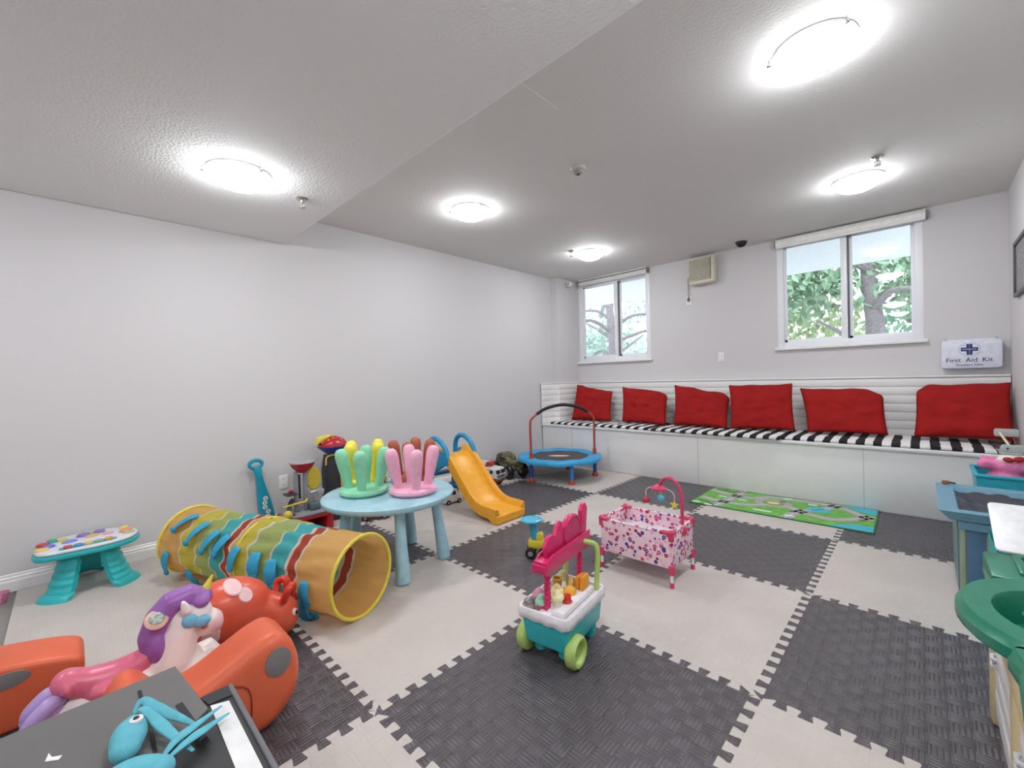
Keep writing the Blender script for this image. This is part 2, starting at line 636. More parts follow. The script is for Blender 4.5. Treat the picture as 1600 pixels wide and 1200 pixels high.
tree('feathery blue-green pine with a grey trunk outside the corner window', -5.45, 9.2, 3.4, .14, [(-.5, .6, 1.5, .7), (.3, .9, 2.3, .7), (-.9, .5, .9, .6)], LEAF[2], .07, 420, 9, 9)
tree('distant dark green tree behind the nearer trees', 1.6, 13.6, 3.4, .15, [(0, 0, 2.0, 1.4), (-1.5, .3, 1.4, 1.2), (-.6, .2, 3.0, 1.3)], LEAF[3], .13, 600, 11)
tree('distant tree with haze in its leaf colour beyond the corner window', -9.0, 14.5, 3.2, .12, [(0, 0, 1.6, 1.3), (1.4, .3, 1.1, 1.0), (-1.3, .2, 1.2, 1.0)], LEAF[2], .12, 500, 13)

# ================================================================== CEILING FITTINGS
def dome_mat():
    ma = bpy.data.materials.new('mat_lit_glass_dome')
    ma.use_nodes = True
    t = ma.node_tree
    b = t.nodes['Principled BSDF']
    n = t.nodes.new('ShaderNodeTexNoise')
    n.inputs['Scale'].default_value = 6
    r = t.nodes.new('ShaderNodeValToRGB')
    r.color_ramp.elements[0].color = (.93, .965, 1, 1)
    r.color_ramp.elements[1].color = (.96, .98, 1, 1)
    t.links.new(n.outputs['Fac'], r.inputs['Fac'])
    t.links.new(r.outputs['Color'], b.inputs['Emission Color'])
    t.links.new(r.outputs['Color'], b.inputs['Base Color'])
    b.inputs['Emission Strength'].default_value = LAMP
    b.inputs['Roughness'].default_value = .3
    return ma
DOME = dome_mat()
def dome_light(x, y, z, ang, label):
    t = thing('ceiling_light', label, 'ceiling light', (x, y, z), ang, 'glass dome ceiling lights')
    B().lathe([(.160, 0), (.164, -.002), (.169, -.019), (.164, -.0225), (.0, -.0225)], 32).done('mounting_plate', M['white'], t)
    pr = []
    Rc = (.17 ** 2 + .072 ** 2) / (2 * .072)
    am = math.asin(.17 / Rc)
    for i in range(9):
        q = am * i / 8
        pr.append((Rc * math.sin(q) if i else 0.0, -.0235 - (Rc * math.cos(q) - Rc * math.cos(am))))
    s = B()
    vs = pr
    n = 28
    s.lathe(vs, n)
    # open bowl: drop the cap made at the wide end
    for f in [f for f in s.b.faces if len(f.verts) > 4]:
        s.b.faces.remove(f)
    s.done('glass_bowl', DOME, t, 60)
    for k in range(3):
        a = k * 120
        c = Vector((.172 * math.cos(R(a)), .172 * math.sin(R(a)), -.025))
        B().box((c.x, c.y, -.026), (.026, .016, .013), .004, rotm(0, 0, a)).cyl((c.x * 1.03, c.y * 1.03, 0), (c.x * 1.03, c.y * 1.03, -.024), .004, n=8).done('clip', M['chrome'], t)
    return t
dome_light(-2.815, .714, ZB, 20, 'lit glass dome light on the dropped soffit')
dome_light(-2.815, 2.46, ZC, 110, 'lit glass dome light midway along the left wall')
dome_light(-2.83, 4.34, ZC, 55, 'lit glass dome light near the corner window')
dome_light(-.345, 4.30, ZC, 100, 'lit glass dome light in front of the roller blind window')
dome_light(-.345, 2.41, ZC, 80, 'lit glass dome light near the right wall away from windows')
dome_light(-.345, .714, ZB, 20, 'added out-of-view dome light on the soffit near the right wall')  # out of view; added along the light grid to lift the soffit
dome_light(-.345, -1.1, ZB, 20, 'added unseen dome light at the front of the room by right wall')  # unseen, added to brighten the near end of the room
dome_light(-2.815, -1.1, ZB, 20, 'added unseen dome light at the front of the room by left wall')  # also added out of frame, brightens the near left wall and tiles
def sprinkler(x, y, z, label):
    t = thing('sprinkler_head', label, 'sprinkler', (x, y, z), 30, 'fire sprinklers on the ceiling')
    B().lathe([(.036, 0), (.038, -.004), (.03, -.012), (.014, -.014)], 18).done('escutcheon', M['chrome'], t)
    B().cyl((0, 0, -.012), (0, 0, -.03), .011, .009).done('body', M['chrome'], t)
    B().tube([(-.012, 0, -.028), (-.016, 0, -.042), (-.006, 0, -.058)], .0035, 6).tube([(.012, 0, -.028), (.016, 0, -.042), (.006, 0, -.058)], .0035, 6).cyl((0, 0, -.03), (0, 0, -.06), .003, n=8).done('frame_arms', M['chrome'], t)
    B().cyl((0, 0, -.058), (0, 0, -.062), .02, n=14).done('deflector', M['chrome'], t)
sprinkler(-2.927, 1.097, ZB, 'metal fire sprinkler on the dropped soffit')
sprinkler(-2.944, 4.124, ZC, 'metal fire sprinkler beside the dome light near corner window')
sprinkler(-.208, 3.954, ZC, 'metal fire sprinkler beside the dome light by the blind')
t = thing('smoke_detector', 'round white smoke detector alone on the ceiling', 'smoke detector', (-1.74, 2.54, ZC))
B().lathe([(.055, 0), (.058, -.006), (.052, -.022), (.036, -.026)], 24).done('base', mat('#cfccc6', .5), t)
B().lathe([(.034, -.024), (.032, -.042), (.02, -.047), (0, -.047)], 20).done('sensor_cap', mat('#a9a49c', .5), t)
B().cyl((0, 0, -.046), (0, 0, -.05), .013).done('grille', M['black'], t)
t = thing('dome_camera', 'small black security dome camera at the ceiling edge', 'camera', (-1.46, 5.32, ZC))
B().lathe([(.06, 0), (.062, -.012), (.056, -.016)], 20).done('base', M['black'], t)
B().ball((0, 0, -.016), (.052, .052, .045)).done('dome', mat('#08080a', .08), t)
t = thing('security_camera', 'small white two-lens security camera high by the column', 'camera', (-3.79, 5.24, 2.60))
B().box((-.045, 0, .0), (.07, .02, .02), .004).done('bracket', M['white'], t)
B().box((0, -.02, 0), (.07, .06, .055), .014).done('housing', M['white'], t)
for s in (-1, 1):
    B().cyl((.016 * s, -.05, 0), (.016 * s, -.054, 0), .009).done('lens', M['black'], t)

# ================================================================== BACK WALL FITTINGS
CREAM = mat('#d9d3c0', .5)
t = thing('wall_heater_fan', 'cream slatted wall fan unit with hanging cord', 'wall fan', (-1.95, YB, 2.49))
B().box((0, -.06, 0), (.31, .12, .33), .03).done('housing', CREAM, t)
B().box((-.01, -.122, .01), (.255, .006, .265), .002).done('grille_recess', mat('#3a3834', .7), t)
for k in range(13):
    B().box((-.01, -.128, -.112 + k * .0205), (.25, .012, .013), .003, rotm(25)).done('slat', CREAM, t)
B().tube(smooth_path([(-.13, -.04, -.1), (-.19, -.03, -.06), (-.195, -.02, -.2), (-.195, -.02, -.31)], 5), .0055, 8).done('cord', mat('#a3a19a', .5), t)
B().box((-.195, -.026, -.325), (.028, .03, .045), .006).done('plug', mat('#6e6c68', .5), t)
def plate(name, label, cat, loc, rz, kind):
    t = thing(name, label, cat, loc, rz)
    B().box((0, -.004, 0), (.072, .008, .115), .004).done('cover_plate', M['white'], t)
    if kind == 'switch':
        B().box((0, -.01, 0), (.034, .008, .066), .003, rotm(5)).done('rocker', M['gloss'], t)
    else:
        for s in (-1, 1):
            u = B().prism(ell(.017, .014, 16), -.010, -.007, 'y').done('socket', M['gloss'], t)
            u.location = (0, 0, .026 * s)
            for q in (-1, 1):
                B().box((.006 * q, -.0103, .026 * s), (.0022, .001, .009)).done('slot', M['black'], u, 0).location = (0, 0, -.026 * s)
    return t
plate('light_switch', 'white rocker light switch on the back wall', 'switch', (-1.77, YB, 1.41), 0, 'switch')
plate('wall_outlet', 'white wall outlet under the fan unit', 'outlet', (-2.145, YB, 2.15), 0, 'outlet')
plate('wall_outlet', 'white wall outlet low on the left wall behind toy workbench', 'outlet', (XL, 1.265, .37), -90, 'outlet').rotation_euler = (0, 0, R(90))

# first aid kit
t = thing('first_aid_kit', 'white first aid kit box hung on the back wall', 'first aid kit', (.31, YB, 1.19))
KW = mat('#dfe2f0', .35)
B().prism(rrect(.365, .245, .025, 4, 0, .13), -.085, -.003, 'y', .008).done('case', KW, t)
B().box((0, -.045, .252), (.3, .05, .02), .006).done('hanging_flange', KW, t)
for s in (-1, 1):
    B().cyl((s * .15, -.05, .262), (s * .15, -.03, .262), .010).done('hanger_hole_boss', mat('#b0b0b8', .5), t)
B().box((.115, -.086, .222), (.075, .004, .016), .002).done('latch', M['gloss'], t)
NAVY = mat('#1b2c74', .5)
KM = Matrix.Translation((-.01, -.0865, .17)) @ Matrix.Rotation(PI / 2, 4, 'X')
e = B()
e.prism(ell(.066, .057, 32), -.0868, -.0855, 'y')
ring = e.done('logo_ring', NAVY, t, 0)
ring.location = (-.01, 0, .172)
o = B().prism(ell(.0645, .0555, 32), -.0872, -.086, 'y').done('logo_disc', KW, t, 0)
o.location = (-.01, 0, .172)
o = B().prism([(-.052, -.016), (-.018, -.016), (-.018, -.047), (.018, -.047), (.018, -.016), (.052, -.016), (.052, .016), (.018, .016), (.018, .047), (-.018, .047), (-.018, .016), (-.052, .016)], -.0878, -.0865, 'y').done('logo_cross', NAVY, t, 0)
o.location = (-.01, 0, .172)
text_mesh('SAFECROSS', .017, KW, t, Matrix.Translation((-.01, -.0880, .172)) @ Matrix.Rotation(PI / 2, 4, 'X'))
text_mesh('S\nA\nF\nE\n\nC\nR\nO\nS\nS', .0105, KW, t, Matrix.Translation((-.01, -.0880, .172)) @ Matrix.Rotation(PI / 2, 4, 'X'))
for wd_, dx_ in (('First', -.1), ('Aid', .012), ('Kit', .105)):
    text_mesh(wd_, .052, NAVY, t, Matrix.Translation((-.01 + dx_, -.0858, .078)) @ Matrix.Rotation(PI / 2, 4, 'X'))
text_mesh('Premiers Soins', .027, NAVY, t, Matrix.Translation((-.01, -.0858, .036)) @ Matrix.Rotation(PI / 2, 4, 'X'))

t = thing('framed_notice', 'dark framed notice on the right wall', 'picture frame', (XR, 4.8, 1.74))
fr = B()
for z in (.0, .39):
    fr.box((-.012, 0, z + .01), (.024, .6, .03), .004)
for y in (-.29, .29):
    fr.box((-.012, y, .205), (.024, .03, .42), .004)
fr.done('frame', mat('#4d4b4c', .4), t)
B().box((-.006, 0, .2), (.01, .56, .37)).done('sheet', mat('#8d8b8c', .6, 60, .4), t, 0)

# ================================================================== BENCH
bn = thing('built_in_bench', 'long white built-in bench with grooved board backrest', 'bench', (XL + .015, 4.75, 0))
BX = XR - XL - .02
B().box((BX / 2, .02, .262), (BX, .04, .524), .003).done('front_panel', M['bench'], bn)
for x in (.52, 2.2, 3.6):
    B().box((x, -.001, .262), (.004, .004, .52)).done('panel_joint', mat('#c9c6c4', .6), bn, 0)
B().prism([(0, -.025), (BX, -.025), (BX, .70), (.11, .70), (.11, .26), (0, .26)], .525, .555, 'z', .006).done('seat_board', M['gloss'], bn)
nb = 7
for k in range(nb):
    z0 = .557 + k * .0805
    B().box((BX / 2 + .06, .725, z0 + .0395), (BX - .12, .022, .078), .004).done('back_board', M['bench'], bn)
    B().box((.012, .12, z0 + .0395), (.022, .28, .078), .004).done('side_board', M['bench'], bn)
    B().box((.058, .252, z0 + .0395), (.11, .022, .078), .004).done('side_board', M['bench'], bn)
    B().box((.122, .48, z0 + .0395), (.022, .47, .078), .004).done('side_board', M['bench'], bn)
B().box((BX / 2 + .06, .75, 1.130), (BX - .12, .09, .018), .004).done('top_cap', M['gloss'], bn)
B().prism([(0, -.025), (.028, -.025), (.028, .235), (.136, .235), (.136, .70), (.109, .70), (.109, .265), (0, .265)], 1.121, 1.139, 'z', .003).done('side_cap', M['gloss'], bn)
# striped pads
def pad(x0, x1, yf, yb, z, label, seed, off, skew=0.0):
    W = x1 - x0
    b = B()
    rnd = random.Random(seed)
    nu, nv = 60, 14
    th = .028
    def outl(i, top):
        pass
    def fn(u, v, top):
        x = (u - .5) * W
        y = yf + (yb - yf) * v + skew * (u - .5) + .008 * noise.noise((u * 9, v * 4, seed))
        ed = min(u, 1 - u, v * .5, (1 - v) * .5) * 20
        puff = min(1, ed) ** .5
        z_ = .004 + .006 * max(0, noise.noise((u * 7 + seed, v * 3, 2)))
        if top:
            z_ += th * (.55 + .45 * puff) + .006 * noise.noise((u * 14, v * 6, seed + 3))
        return Vector((x, y - 5, z_))
    b.grid(lambda u, v: fn(u, v, True), nu, nv)
    b.grid(lambda u, v: fn(u, v, False), nu, nv)
    # side walls
    for (fu) in (lambda s: (s, 0), lambda s: (s, 1), lambda s: (0, s), lambda s: (1, s)):
        n_ = nu if fu(.3)[1] in (0, 1) else nv
        b.grid(lambda s, h: fn(*fu(s), False).lerp(fn(*fu(s), True), h), n_, 1)
    o = b.done('striped_seat_pad', mat_stripes(.117, off), None, 70)
    o.location = ((x0 + x1) / 2, 5, z)
    return tag(o, label, 'seat cushion', 'striped pads on the bench')
pad(-3.82, -2.36, 4.735, 5.42, .556, 'black and white striped bench pad nearest the corner column', 1, .2)
pad(-2.34, -.99, 4.70, 5.40, .556, 'black and white striped bench pad in the middle of the bench', 2, .45, -.05)
pad(-.985, .40, 4.745, 5.42, .556, 'black and white striped bench pad ending beside the grey toy', 3, .15)
# red pillows: corner positions on the bench plane (TL, TR, BR, BL) -> (x, z)
RED = mat('#991b1a', .9, 8, .12, .35, 350, spec=.2)
def pillow(cor, yb, yt, label, seed, thick=.15, fold=(1, 1, 1, 1)):
    (tl, tr, br, bl) = [Vector((c[0], 0, c[1])) for c in cor]
    cx = (bl.x + br.x) / 2
    zb = min(bl.z, br.z)
    b = B()
    def pt(u, v, side):
        U, V = u * 2 - 1, v * 2 - 1
        pin = .045
        uu_ = .5 + .5 * U * (1 - pin * (1 - V * V))
        vv_ = .5 + .5 * V * (1 - pin * (1 - U * U))
        # rounded / folded-in corners where asked
        for q, (su, sv) in enumerate(((-1, 1), (1, 1), (1, -1), (-1, -1))):
            if fold[q] < 1:
                k = max(0, U * su) ** 6 * max(0, V * sv) ** 6
                uu_ -= su * k * (1 - fold[q]) * .5
                vv_ -= sv * k * (1 - fold[q]) * .5
        p = (bl.lerp(br, uu_)).lerp(tl.lerp(tr, uu_), vv_)
        p.z += .014 * noise.noise((U * 2.2, seed * 3, 1)) * max(0, V) ** 2
        y = yb + (yt - yb) * vv_
        th = thick * .5 * max(0, (1 - U ** 4) * (1 - V ** 4)) ** .55 * (1.12 - .25 * vv_)
        wr = .026 * noise.noise((U * 1.6 + seed, V * 3.2, seed)) + .018 * noise.noise((U * 3 - seed, V * 7 + U * 2, seed * 2.3))
        wr *= (1 - abs(U) ** 3) * (1 - abs(V) ** 3)
        return Vector((p.x - cx, y - side * (th + wr) - yb, p.z - zb))
    b.grid(lambda u, v: pt(u, v, 1), 30, 26)
    b.grid(lambda u, v: pt(u, v, -.75), 30, 26)
    o = b.done('red_pillow', RED, None, 180)
    o.location = (cx, yb, zb)
    return tag(o, label, 'pillow', 'red pillows on the bench')
PIL = []
pillow([(-3.79, 1.098), (-3.18, .995), (-3.05, .603), (-3.70, .59)], 5.08, 5.37, 'red pillow in the corner beside the trampoline handle', 1)
pillow([(-3.02, 1.063), (-2.36, .985), (-2.28, .593), (-2.88, .605)], 5.08, 5.36, 'red pillow with sloping top, second from the corner column', 2.2, .14, (1, .85, 1, 1))
pillow([(-2.28, 1.082), (-1.61, .975), (-1.57, .597), (-2.18, .598)], 5.07, 5.36, 'red pillow with a crumpled top corner below the light switch', 3.1, .16, (1, .8, 1, 1))
pillow([(-1.635, 1.068), (-1.00, 1.083), (-.925, .612), (-1.535, .596)], 5.06, 5.36, 'square-cornered red pillow left of the blind window', 4.4, .15)
pillow([(-.935, 1.028), (-.26, 1.035), (-.225, .615), (-.825, .605)], 5.07, 5.36, 'red pillow with a rounded slumped corner under the blind window', 5.3, .16, (1, .6, 1, 1))
pillow([(-.05, 1.065), (.525, 1.074), (.52, .625), (-.058, .615)], 5.06, 5.36, 'red pillow below the first aid kit', 6.7, .15, (.8, 1, 1, 1))
# grey toy lying on the bench end
GREYP = mat('#bcc2c0', .35)
t = thing('grey_plastic_toy', 'grey plastic toy frame with a cream rod on the bench end', 'toy', (.46, 4.86, .556))
B().prism(rrect(.13, .06, .015, 4, 0, .14), .10, .118, 'y', .004).done('rear_panel', GREYP, t)
B().prism(rrect(.12, .055, .02, 4, .01, .045), -.1, -.08, 'y', .004).done('front_panel', GREYP, t)
B().cyl((-.035, .11, .14), (-.0, -.085, .055), .008).done('rod', mat('#e5dcc4', .5), t)
B().cyl((.035, .105, .11), (.035, -.08, .03), .007).done('rod', mat('#7a2d26', .5), t)
B().prism(rrect(.13, .2, .02, 4, .0, 0), 0.002, .016, 'z', .003).done('tray', GREYP, t)
B().cyl((-.015, -.1, .045), (-.015, -.104, .045), .006).done('screw', M['black'], t)

# ================================================================== TRAMPOLINE
TB = mat('#2f9bd0', .45)
TD = mat('#2757b4', .45)
TR_ = mat('#c2452f', .45)
t = thing('mini_trampoline', 'small blue-edged trampoline with a foam-covered arched handle', 'trampoline', (-3.22, 4.15, 0))
angs = [258, 326, 40, 112, 186]
for a in angs:
    c, s_ = math.cos(R(a)), math.sin(R(a))
    l = B().cyl((.43 * c, .43 * s_, .02), (.43 * c, .43 * s_, .235), .022).done('leg', TD if a in (258, 40) else mat('#3b86d8', .45), t)
    B().lathe([(.034, 0), (.036, .008), (.028, .04), (.024, .05)], 14, Matrix.Translation((.43 * c, .43 * s_, 0))).done('foot_cap', TR_, l)
B().tube([(.46 * math.cos(R(k * 10)), .46 * math.sin(R(k * 10)), .235) for k in range(36)], .015, 8, True).done('frame_ring', TD, t)
pr = [(.355, .252), (.36, .262), (.43, .272), (.49, .266), (.512, .248), (.508, .218), (.49, .216), (.488, .235), (.40, .245)]
sk = B()
n = 48
for k in range(n):
    pass
sk.grid(lambda u, v: (lambda r, z, a: Vector((r * (1 + .012 * math.cos(6 * a)) * math.cos(a), r * (1 + .012 * math.cos(6 * a)) * math.sin(a), z + .004 * math.sin(9 * a))))(*pr[min(int(round(v * (len(pr) - 1))), len(pr) - 1)], u * 2 * PI), 60, len(pr) - 1, True)
sk.done('edge_pad', TB, t, 60)
B().lathe([(0, .243), (.362, .247), (.362, .251), (0, .249)], 40).done('jumping_mat', mat('#4a4648', .7), t)
o = B().prism(ell(.14, .06, 28), .2503, .2515, 'z').done('print_oval', mat('#b96a60', .6), t, 0)
o.rotation_euler = (0, 0, R(35))
o2 = B().prism(ell(.115, .042, 28), .2515, .2522, 'z').done('print_centre', mat('#d9d2cf', .6), o, 0)
p0 = Vector((.43 * math.cos(R(258)), .43 * math.sin(R(258)), 0))
p1 = Vector((.43 * math.cos(R(40)), .43 * math.sin(R(40)), 0))
def hp(f, z):
    v = p0.lerp(p1, f)
    return (v.x, v.y, z)
for f in (0, 1):
    g = 1 if f == 0 else -1
    B().tube(smooth_path([hp(f, .2), hp(f, .45), hp(f, .68), hp(f + g * .025, .735), hp(f + g * .09, .78), hp(f + g * .14, .805)], 5), .0135, 10).done('handle_post', mat('#b04a38', .4), t)
    B().cyl(hp(f, .2), hp(f, .34), .021).done('post_socket', TR_, t)
B().tube(smooth_path([hp(.1, .787), hp(.25, .85), hp(.5, .885), hp(.75, .85), hp(.9, .787)], 6), .019, 12).done('foam_grip', mat('#26262a', .8), t)

# ================================================================== ROUND TABLE + STOOLS
AQ = mat('#a3cbd8', .4)
t = thing('round_play_table', 'light blue round plastic play table holding upturned stools', 'table', (-2.575, 1.468, 0))
B().lathe([(0, .43), (.39, .43), (.412, .438), (.423, .455), (.422, .470), (.410, .478), (.2, .48), (0, .48)], 56).done('table_top', AQ, t)
for k in range(5):
    a = R(-19 + 72 * k)
    d = Vector((math.cos(a), math.sin(a), 0))
    pts = [d * (.355 - .06 * i / 6) + Vector((0, 0, .002 + .44 * i / 6)) for i in range(7)]
    b = B()
    prf = [(.030, 0), (.040, .006), (.043, .03), (.042, .09), (.036, .2), (.032, .32), (.031, .44)]
    M4 = Matrix.Translation(d * .35) @ Matrix.Rotation(-.13, 4, Vector((-math.sin(a), math.cos(a), 0)))
    b.lathe(prf, 18, M4)
    b.done('leg', AQ, t)
def stool(hexc, x, y, rz, label):
    ma = mat(hexc, .4)
    t = thing('play_stool', label, 'stool', (x, y, .4805), rz, 'upturned stools on the round table')
    B().lathe([(0, 0), (.125, 0), (.145, .006), (.155, .02), (.152, .034), (.135, .044), (0, .045)], 36).done('seat', ma, t)
    for k in range(4):
        a = R(45 + 90 * k)
        d = Vector((math.cos(a), math.sin(a), 0))
        M4 = Matrix.Translation(d * .092 + Vector((0, 0, .035))) @ Matrix.Rotation(.19, 4, Vector((-math.sin(a), math.cos(a), 0)))
        B().lathe([(.026, 0), (.030, .06), (.037, .13), (.042, .195), (.042, .222), (.036, .25), (.022, .265), (0, .269)], 16, M4).done('leg', ma, t)
stool('#8fd9b0', -2.655, 1.33, 10, 'mint green stool turned upside down on the round table')
stool('#f3b3cc', -2.405, 1.545, 22, 'pink stool turned upside down on the round table')
stool('#b0583f', -2.715, 1.74, 0, 'brown stool turned upside down on the round table')
stool('#f0e14f', -2.94, 1.485, -28, 'yellow stool upside down behind the mint green one')

# ================================================================== SLIDE
YEL = mat('#eda92c', .35)
SB = mat('#1f8fbf', .4)
t = thing('toddler_slide', 'yellow toddler slide with blue ladder and loop handles', 'slide', (-2.55, 2.59, 0))
path = smooth_path([(-.80, 0, .50), (-.70, 0, .49), (-.59, 0, .395), (-.43, 0, .225), (-.30, 0, .115), (-.19, 0, .078), (-.07, 0, .072), (0, 0, .066)], 4)
cs = [(-.165, -.035), (-.172, .03), (-.165, .058), (-.148, .06), (-.135, .045), (-.125, .012), (-.09, 0), (.09, 0), (.125, .012), (.135, .045), (.148, .06), (.165, .058), (.172, .03), (.165, -.035)]
vs, fs = [], []
for i, p in enumerate(path):
    q = path[min(i + 1, len(path) - 1)] - path[max(i - 1, 0)]
    nrm = Vector((-q.z, 0, q.x)).normalized()
    wd = 1 + .06 * (i / len(path))
    for (y, z) in cs:
        v = p + nrm * z
        if z < 0 and i > len(path) - 6:
            v.z = max(.001, v.z - .05 * (i - len(path) + 6) / 3)
        vs.append((v.x, y * wd, v.z))
n = len(cs)
for i in range(len(path) - 1):
    for k in range(n):
        k2 = (k + 1) % n
        fs.append((i * n + k, i * n + k2, (i + 1) * n + k2, (i + 1) * n + k))
fs.append(tuple(range(n)))
fs.append(tuple((len(path) - 1) * n + k for k in range(n)))
b = B()
b._add(vs, fs)
b.box((-.012, 0, .036), (.05, .35, .07), .012)
b.done('chute', YEL, t, 50)
for s in (-1, 1):
    y = s * .165
    out = smooth_closed([(-1.02, .0), (-.94, .0), (-.90, .25), (-.76, .46), (-.64, .43), (-.62, .52), (-.70, .60), (-.80, .655), (-.88, .645), (-.93, .58), (-.97, .40)], 4)
    b = B()
    b.prism([(a, z) for a, z in [(-1.02, .0), (-.93, .0), (-.88, .30), (-.70, .40), (-.62, .42), (-.62, .50), (-.73, .545), (-.86, .53), (-.95, .46)]], y - .02, y + .02, 'y', .008)
    b.tube(smooth_path([(-.94, y, .46), (-.93, y, .58), (-.87, y, .645), (-.78, y, .645), (-.68, y, .58), (-.63, y, .48)], 5), .024, 10)
    b.done('handle_side', SB, t)
for k, z in enumerate((.14, .30)):
    B().box((-.955 + .05 * k, 0, z), (.1, .3, .03), .01).done('step', SB, t)
B().box((-.80, 0, .465), (.16, .3, .03), .01).done('platform', SB, t)

# ================================================================== TOY VEHICLES BY THE LEFT WALL
FR = mat('#b6362b', .35)
FWh = mat('#e9e4e2', .35)
t = thing('toy_fire_truck', 'white and red toy fire truck with a long white ladder', 'toy truck', (-3.665, 3.33, 0), 8)
t.scale = (1.2, 1.2, 1.2)
B().box((-.03, 0, .062), (.42, .15, .05), .01).done('chassis', FR, t)
cb = B().prism([(.03, .08), (.185, .08), (.185, .115), (.165, .17), (.05, .175), (.03, .165)], -.075, .075, 'y', .008).done('cab', FWh, t)
for y in (-.035, .035):
    B().box((.181, y, .138), (.008, .055, .036), .003, rotm(0, -18)).done('windscreen', M['glassdark'], cb)
for x in (.075, .13):
    for s in (-1, 1):
        B().box((x, s * .0755, .14), (.034, .004, .032), .002).done('side_window', M['glassdark'], cb)
B().box((.188, 0, .07), (.012, .14, .022), .005).done('bumper', M['chrome'], t)
B().box((.187, 0, .098), (.006, .12, .025), .003).done('grille', mat('#8d8d92', .3, metal=.6), t)
B().box((-.12, 0, .115), (.24, .14, .06), .01).done('body_box', FWh, t)
B().box((.03, 0, .182), (.03, .11, .014), .005).done('light_bar', mat('#c0473c', .3), t)
ld = B()
for y in (-.03, .03):
    ld.box((-.1, y, .215), (.36, .01, .022), .003, rotm(0, 4))
for k in range(9):
    ld.cyl((-.26 + k * .04, -.03, .226 - k * .003), (-.26 + k * .04, .03, .226 - k * .003), .005, n=8)
ld.done('ladder', FWh, t)
B().cyl((-.08, 0, .14), (-.08, 0, .205), .035).done('turntable', FR, t)
B().box((.06, .0, .205), (.05, .08, .035), .01).done('bucket', FR, t)
B().box((-.02, -.078, .115), (.05, .006, .04), .003).done('emblem', mat('#d7b34a', .4), t)
def wheels(t, spots, r, wd, axis='y'):
    for (x, y) in spots:
        o = B().cyl((0, -wd / 2, 0), (0, wd / 2, 0), r, n=20, bev=r * .2).done('wheel', M['black'], t)
        o.location = (x, y, r)
        B().cyl((0, -wd / 2 - .002, 0), (0, wd / 2 + .002, 0), r * .5, n=14).done('hub', mat('#a7a6a5', .3, metal=.5), o)
wheels(t, [(.11, -.07), (.11, .07), (-.12, -.07), (-.12, .07), (-.18, -.07), (-.18, .07)], .038, .03)
def camo():
    q = NT('mat_camo')
    v = q.noise(18, 2)
    q.color(q.ramp(v, [(0, '#2d2f22'), (.42, '#5c5d3a'), (.52, '#8b7f58'), (.6, '#3f4430')]))
    q.b.inputs['Roughness'].default_value = .5
    return q.m
CAMO = camo()
t = thing('toy_army_jeep', 'camouflage toy jeep with big black tyres by the baseboard', 'toy truck', (-3.74, 3.79, 0), -10)
t.scale = (1.2, 1.2, 1.2)
B().box((0, 0, .11), (.34, .14, .07), .015).done('body', CAMO, t)
B().prism([(-.15, .145), (.07, .145), (.04, .215), (-.02, .24), (-.09, .24), (-.13, .215)], -.07, .07, 'y', .02).done('canopy', CAMO, t)
B().box((.115, 0, .155), (.1, .12, .03), .01).done('bonnet', mat('#6d6a4a', .5), t)
for s in (-1, 1):
    B().box((-.03, s * .073, .185), (.1, .004, .035), .004).done('side_window', M['glassdark'], t)
wheels(t, [(.12, -.09), (.12, .09), (-.12, -.09), (-.12, .09)], .068, .06)
t = thing('toy_digger', 'small orange and yellow toy digger behind the fire truck', 'toy truck', (-3.80, 3.02, 0), 20)
B().box((0, 0, .05), (.16, .09, .04), .008).done('chassis', mat('#a5522c', .4), t)
B().box((-.02, 0, .10), (.08, .085, .07), .012).done('cab', mat('#d39a35', .4), t)
B().box((.06, 0, .085), (.06, .07, .035), .008).done('bonnet', mat('#d39a35', .4), t)
wheels(t, [(.05, -.045), (.05, .045), (-.05, -.045), (-.05, .045)], .028, .025)
t = thing('white_toy_car', 'white and black toy van behind the yellow slide', 'toy car', (-3.36, 2.59, 0), 82)
B().prism([(-.1, .02), (.11, .02), (.11, .07), (.07, .085), (.04, .14), (-.1, .145)], -.05, .05, 'y', .01).done('body', FWh, t)
for s in (-1, 1):
    B().box((-.03, s * .0505, .11), (.1, .003, .035), .002).done('side_window', M['glassdark'], t)
B().box((.058, 0, .11), (.006, .08, .04), .002, rotm(0, -28)).done('windscreen', M['glassdark'], t)
wheels(t, [(.06, -.045), (.06, .045), (-.06, -.045), (-.06, .045)], .024, .02)
t = thing('red_toy_car', 'low red toy car behind the round table legs', 'toy car', (-3.52, 1.86, 0), 60)
B().prism([(-.13, .02), (.13, .02), (.13, .045), (.06, .055), (.02, .08), (-.06, .08), (-.1, .055), (-.13, .05)], -.055, .055, 'y', .012).done('body', mat('#b3262b', .25), t)
B().prism([(-.085, .055), (.05, .055), (.015, .083), (-.055, .083)], -.047, .047, 'y', .006).done('windows', M['glassdark'], t)
wheels(t, [(.08, -.05), (.08, .05), (-.08, -.05), (-.08, .05)], .024, .022)

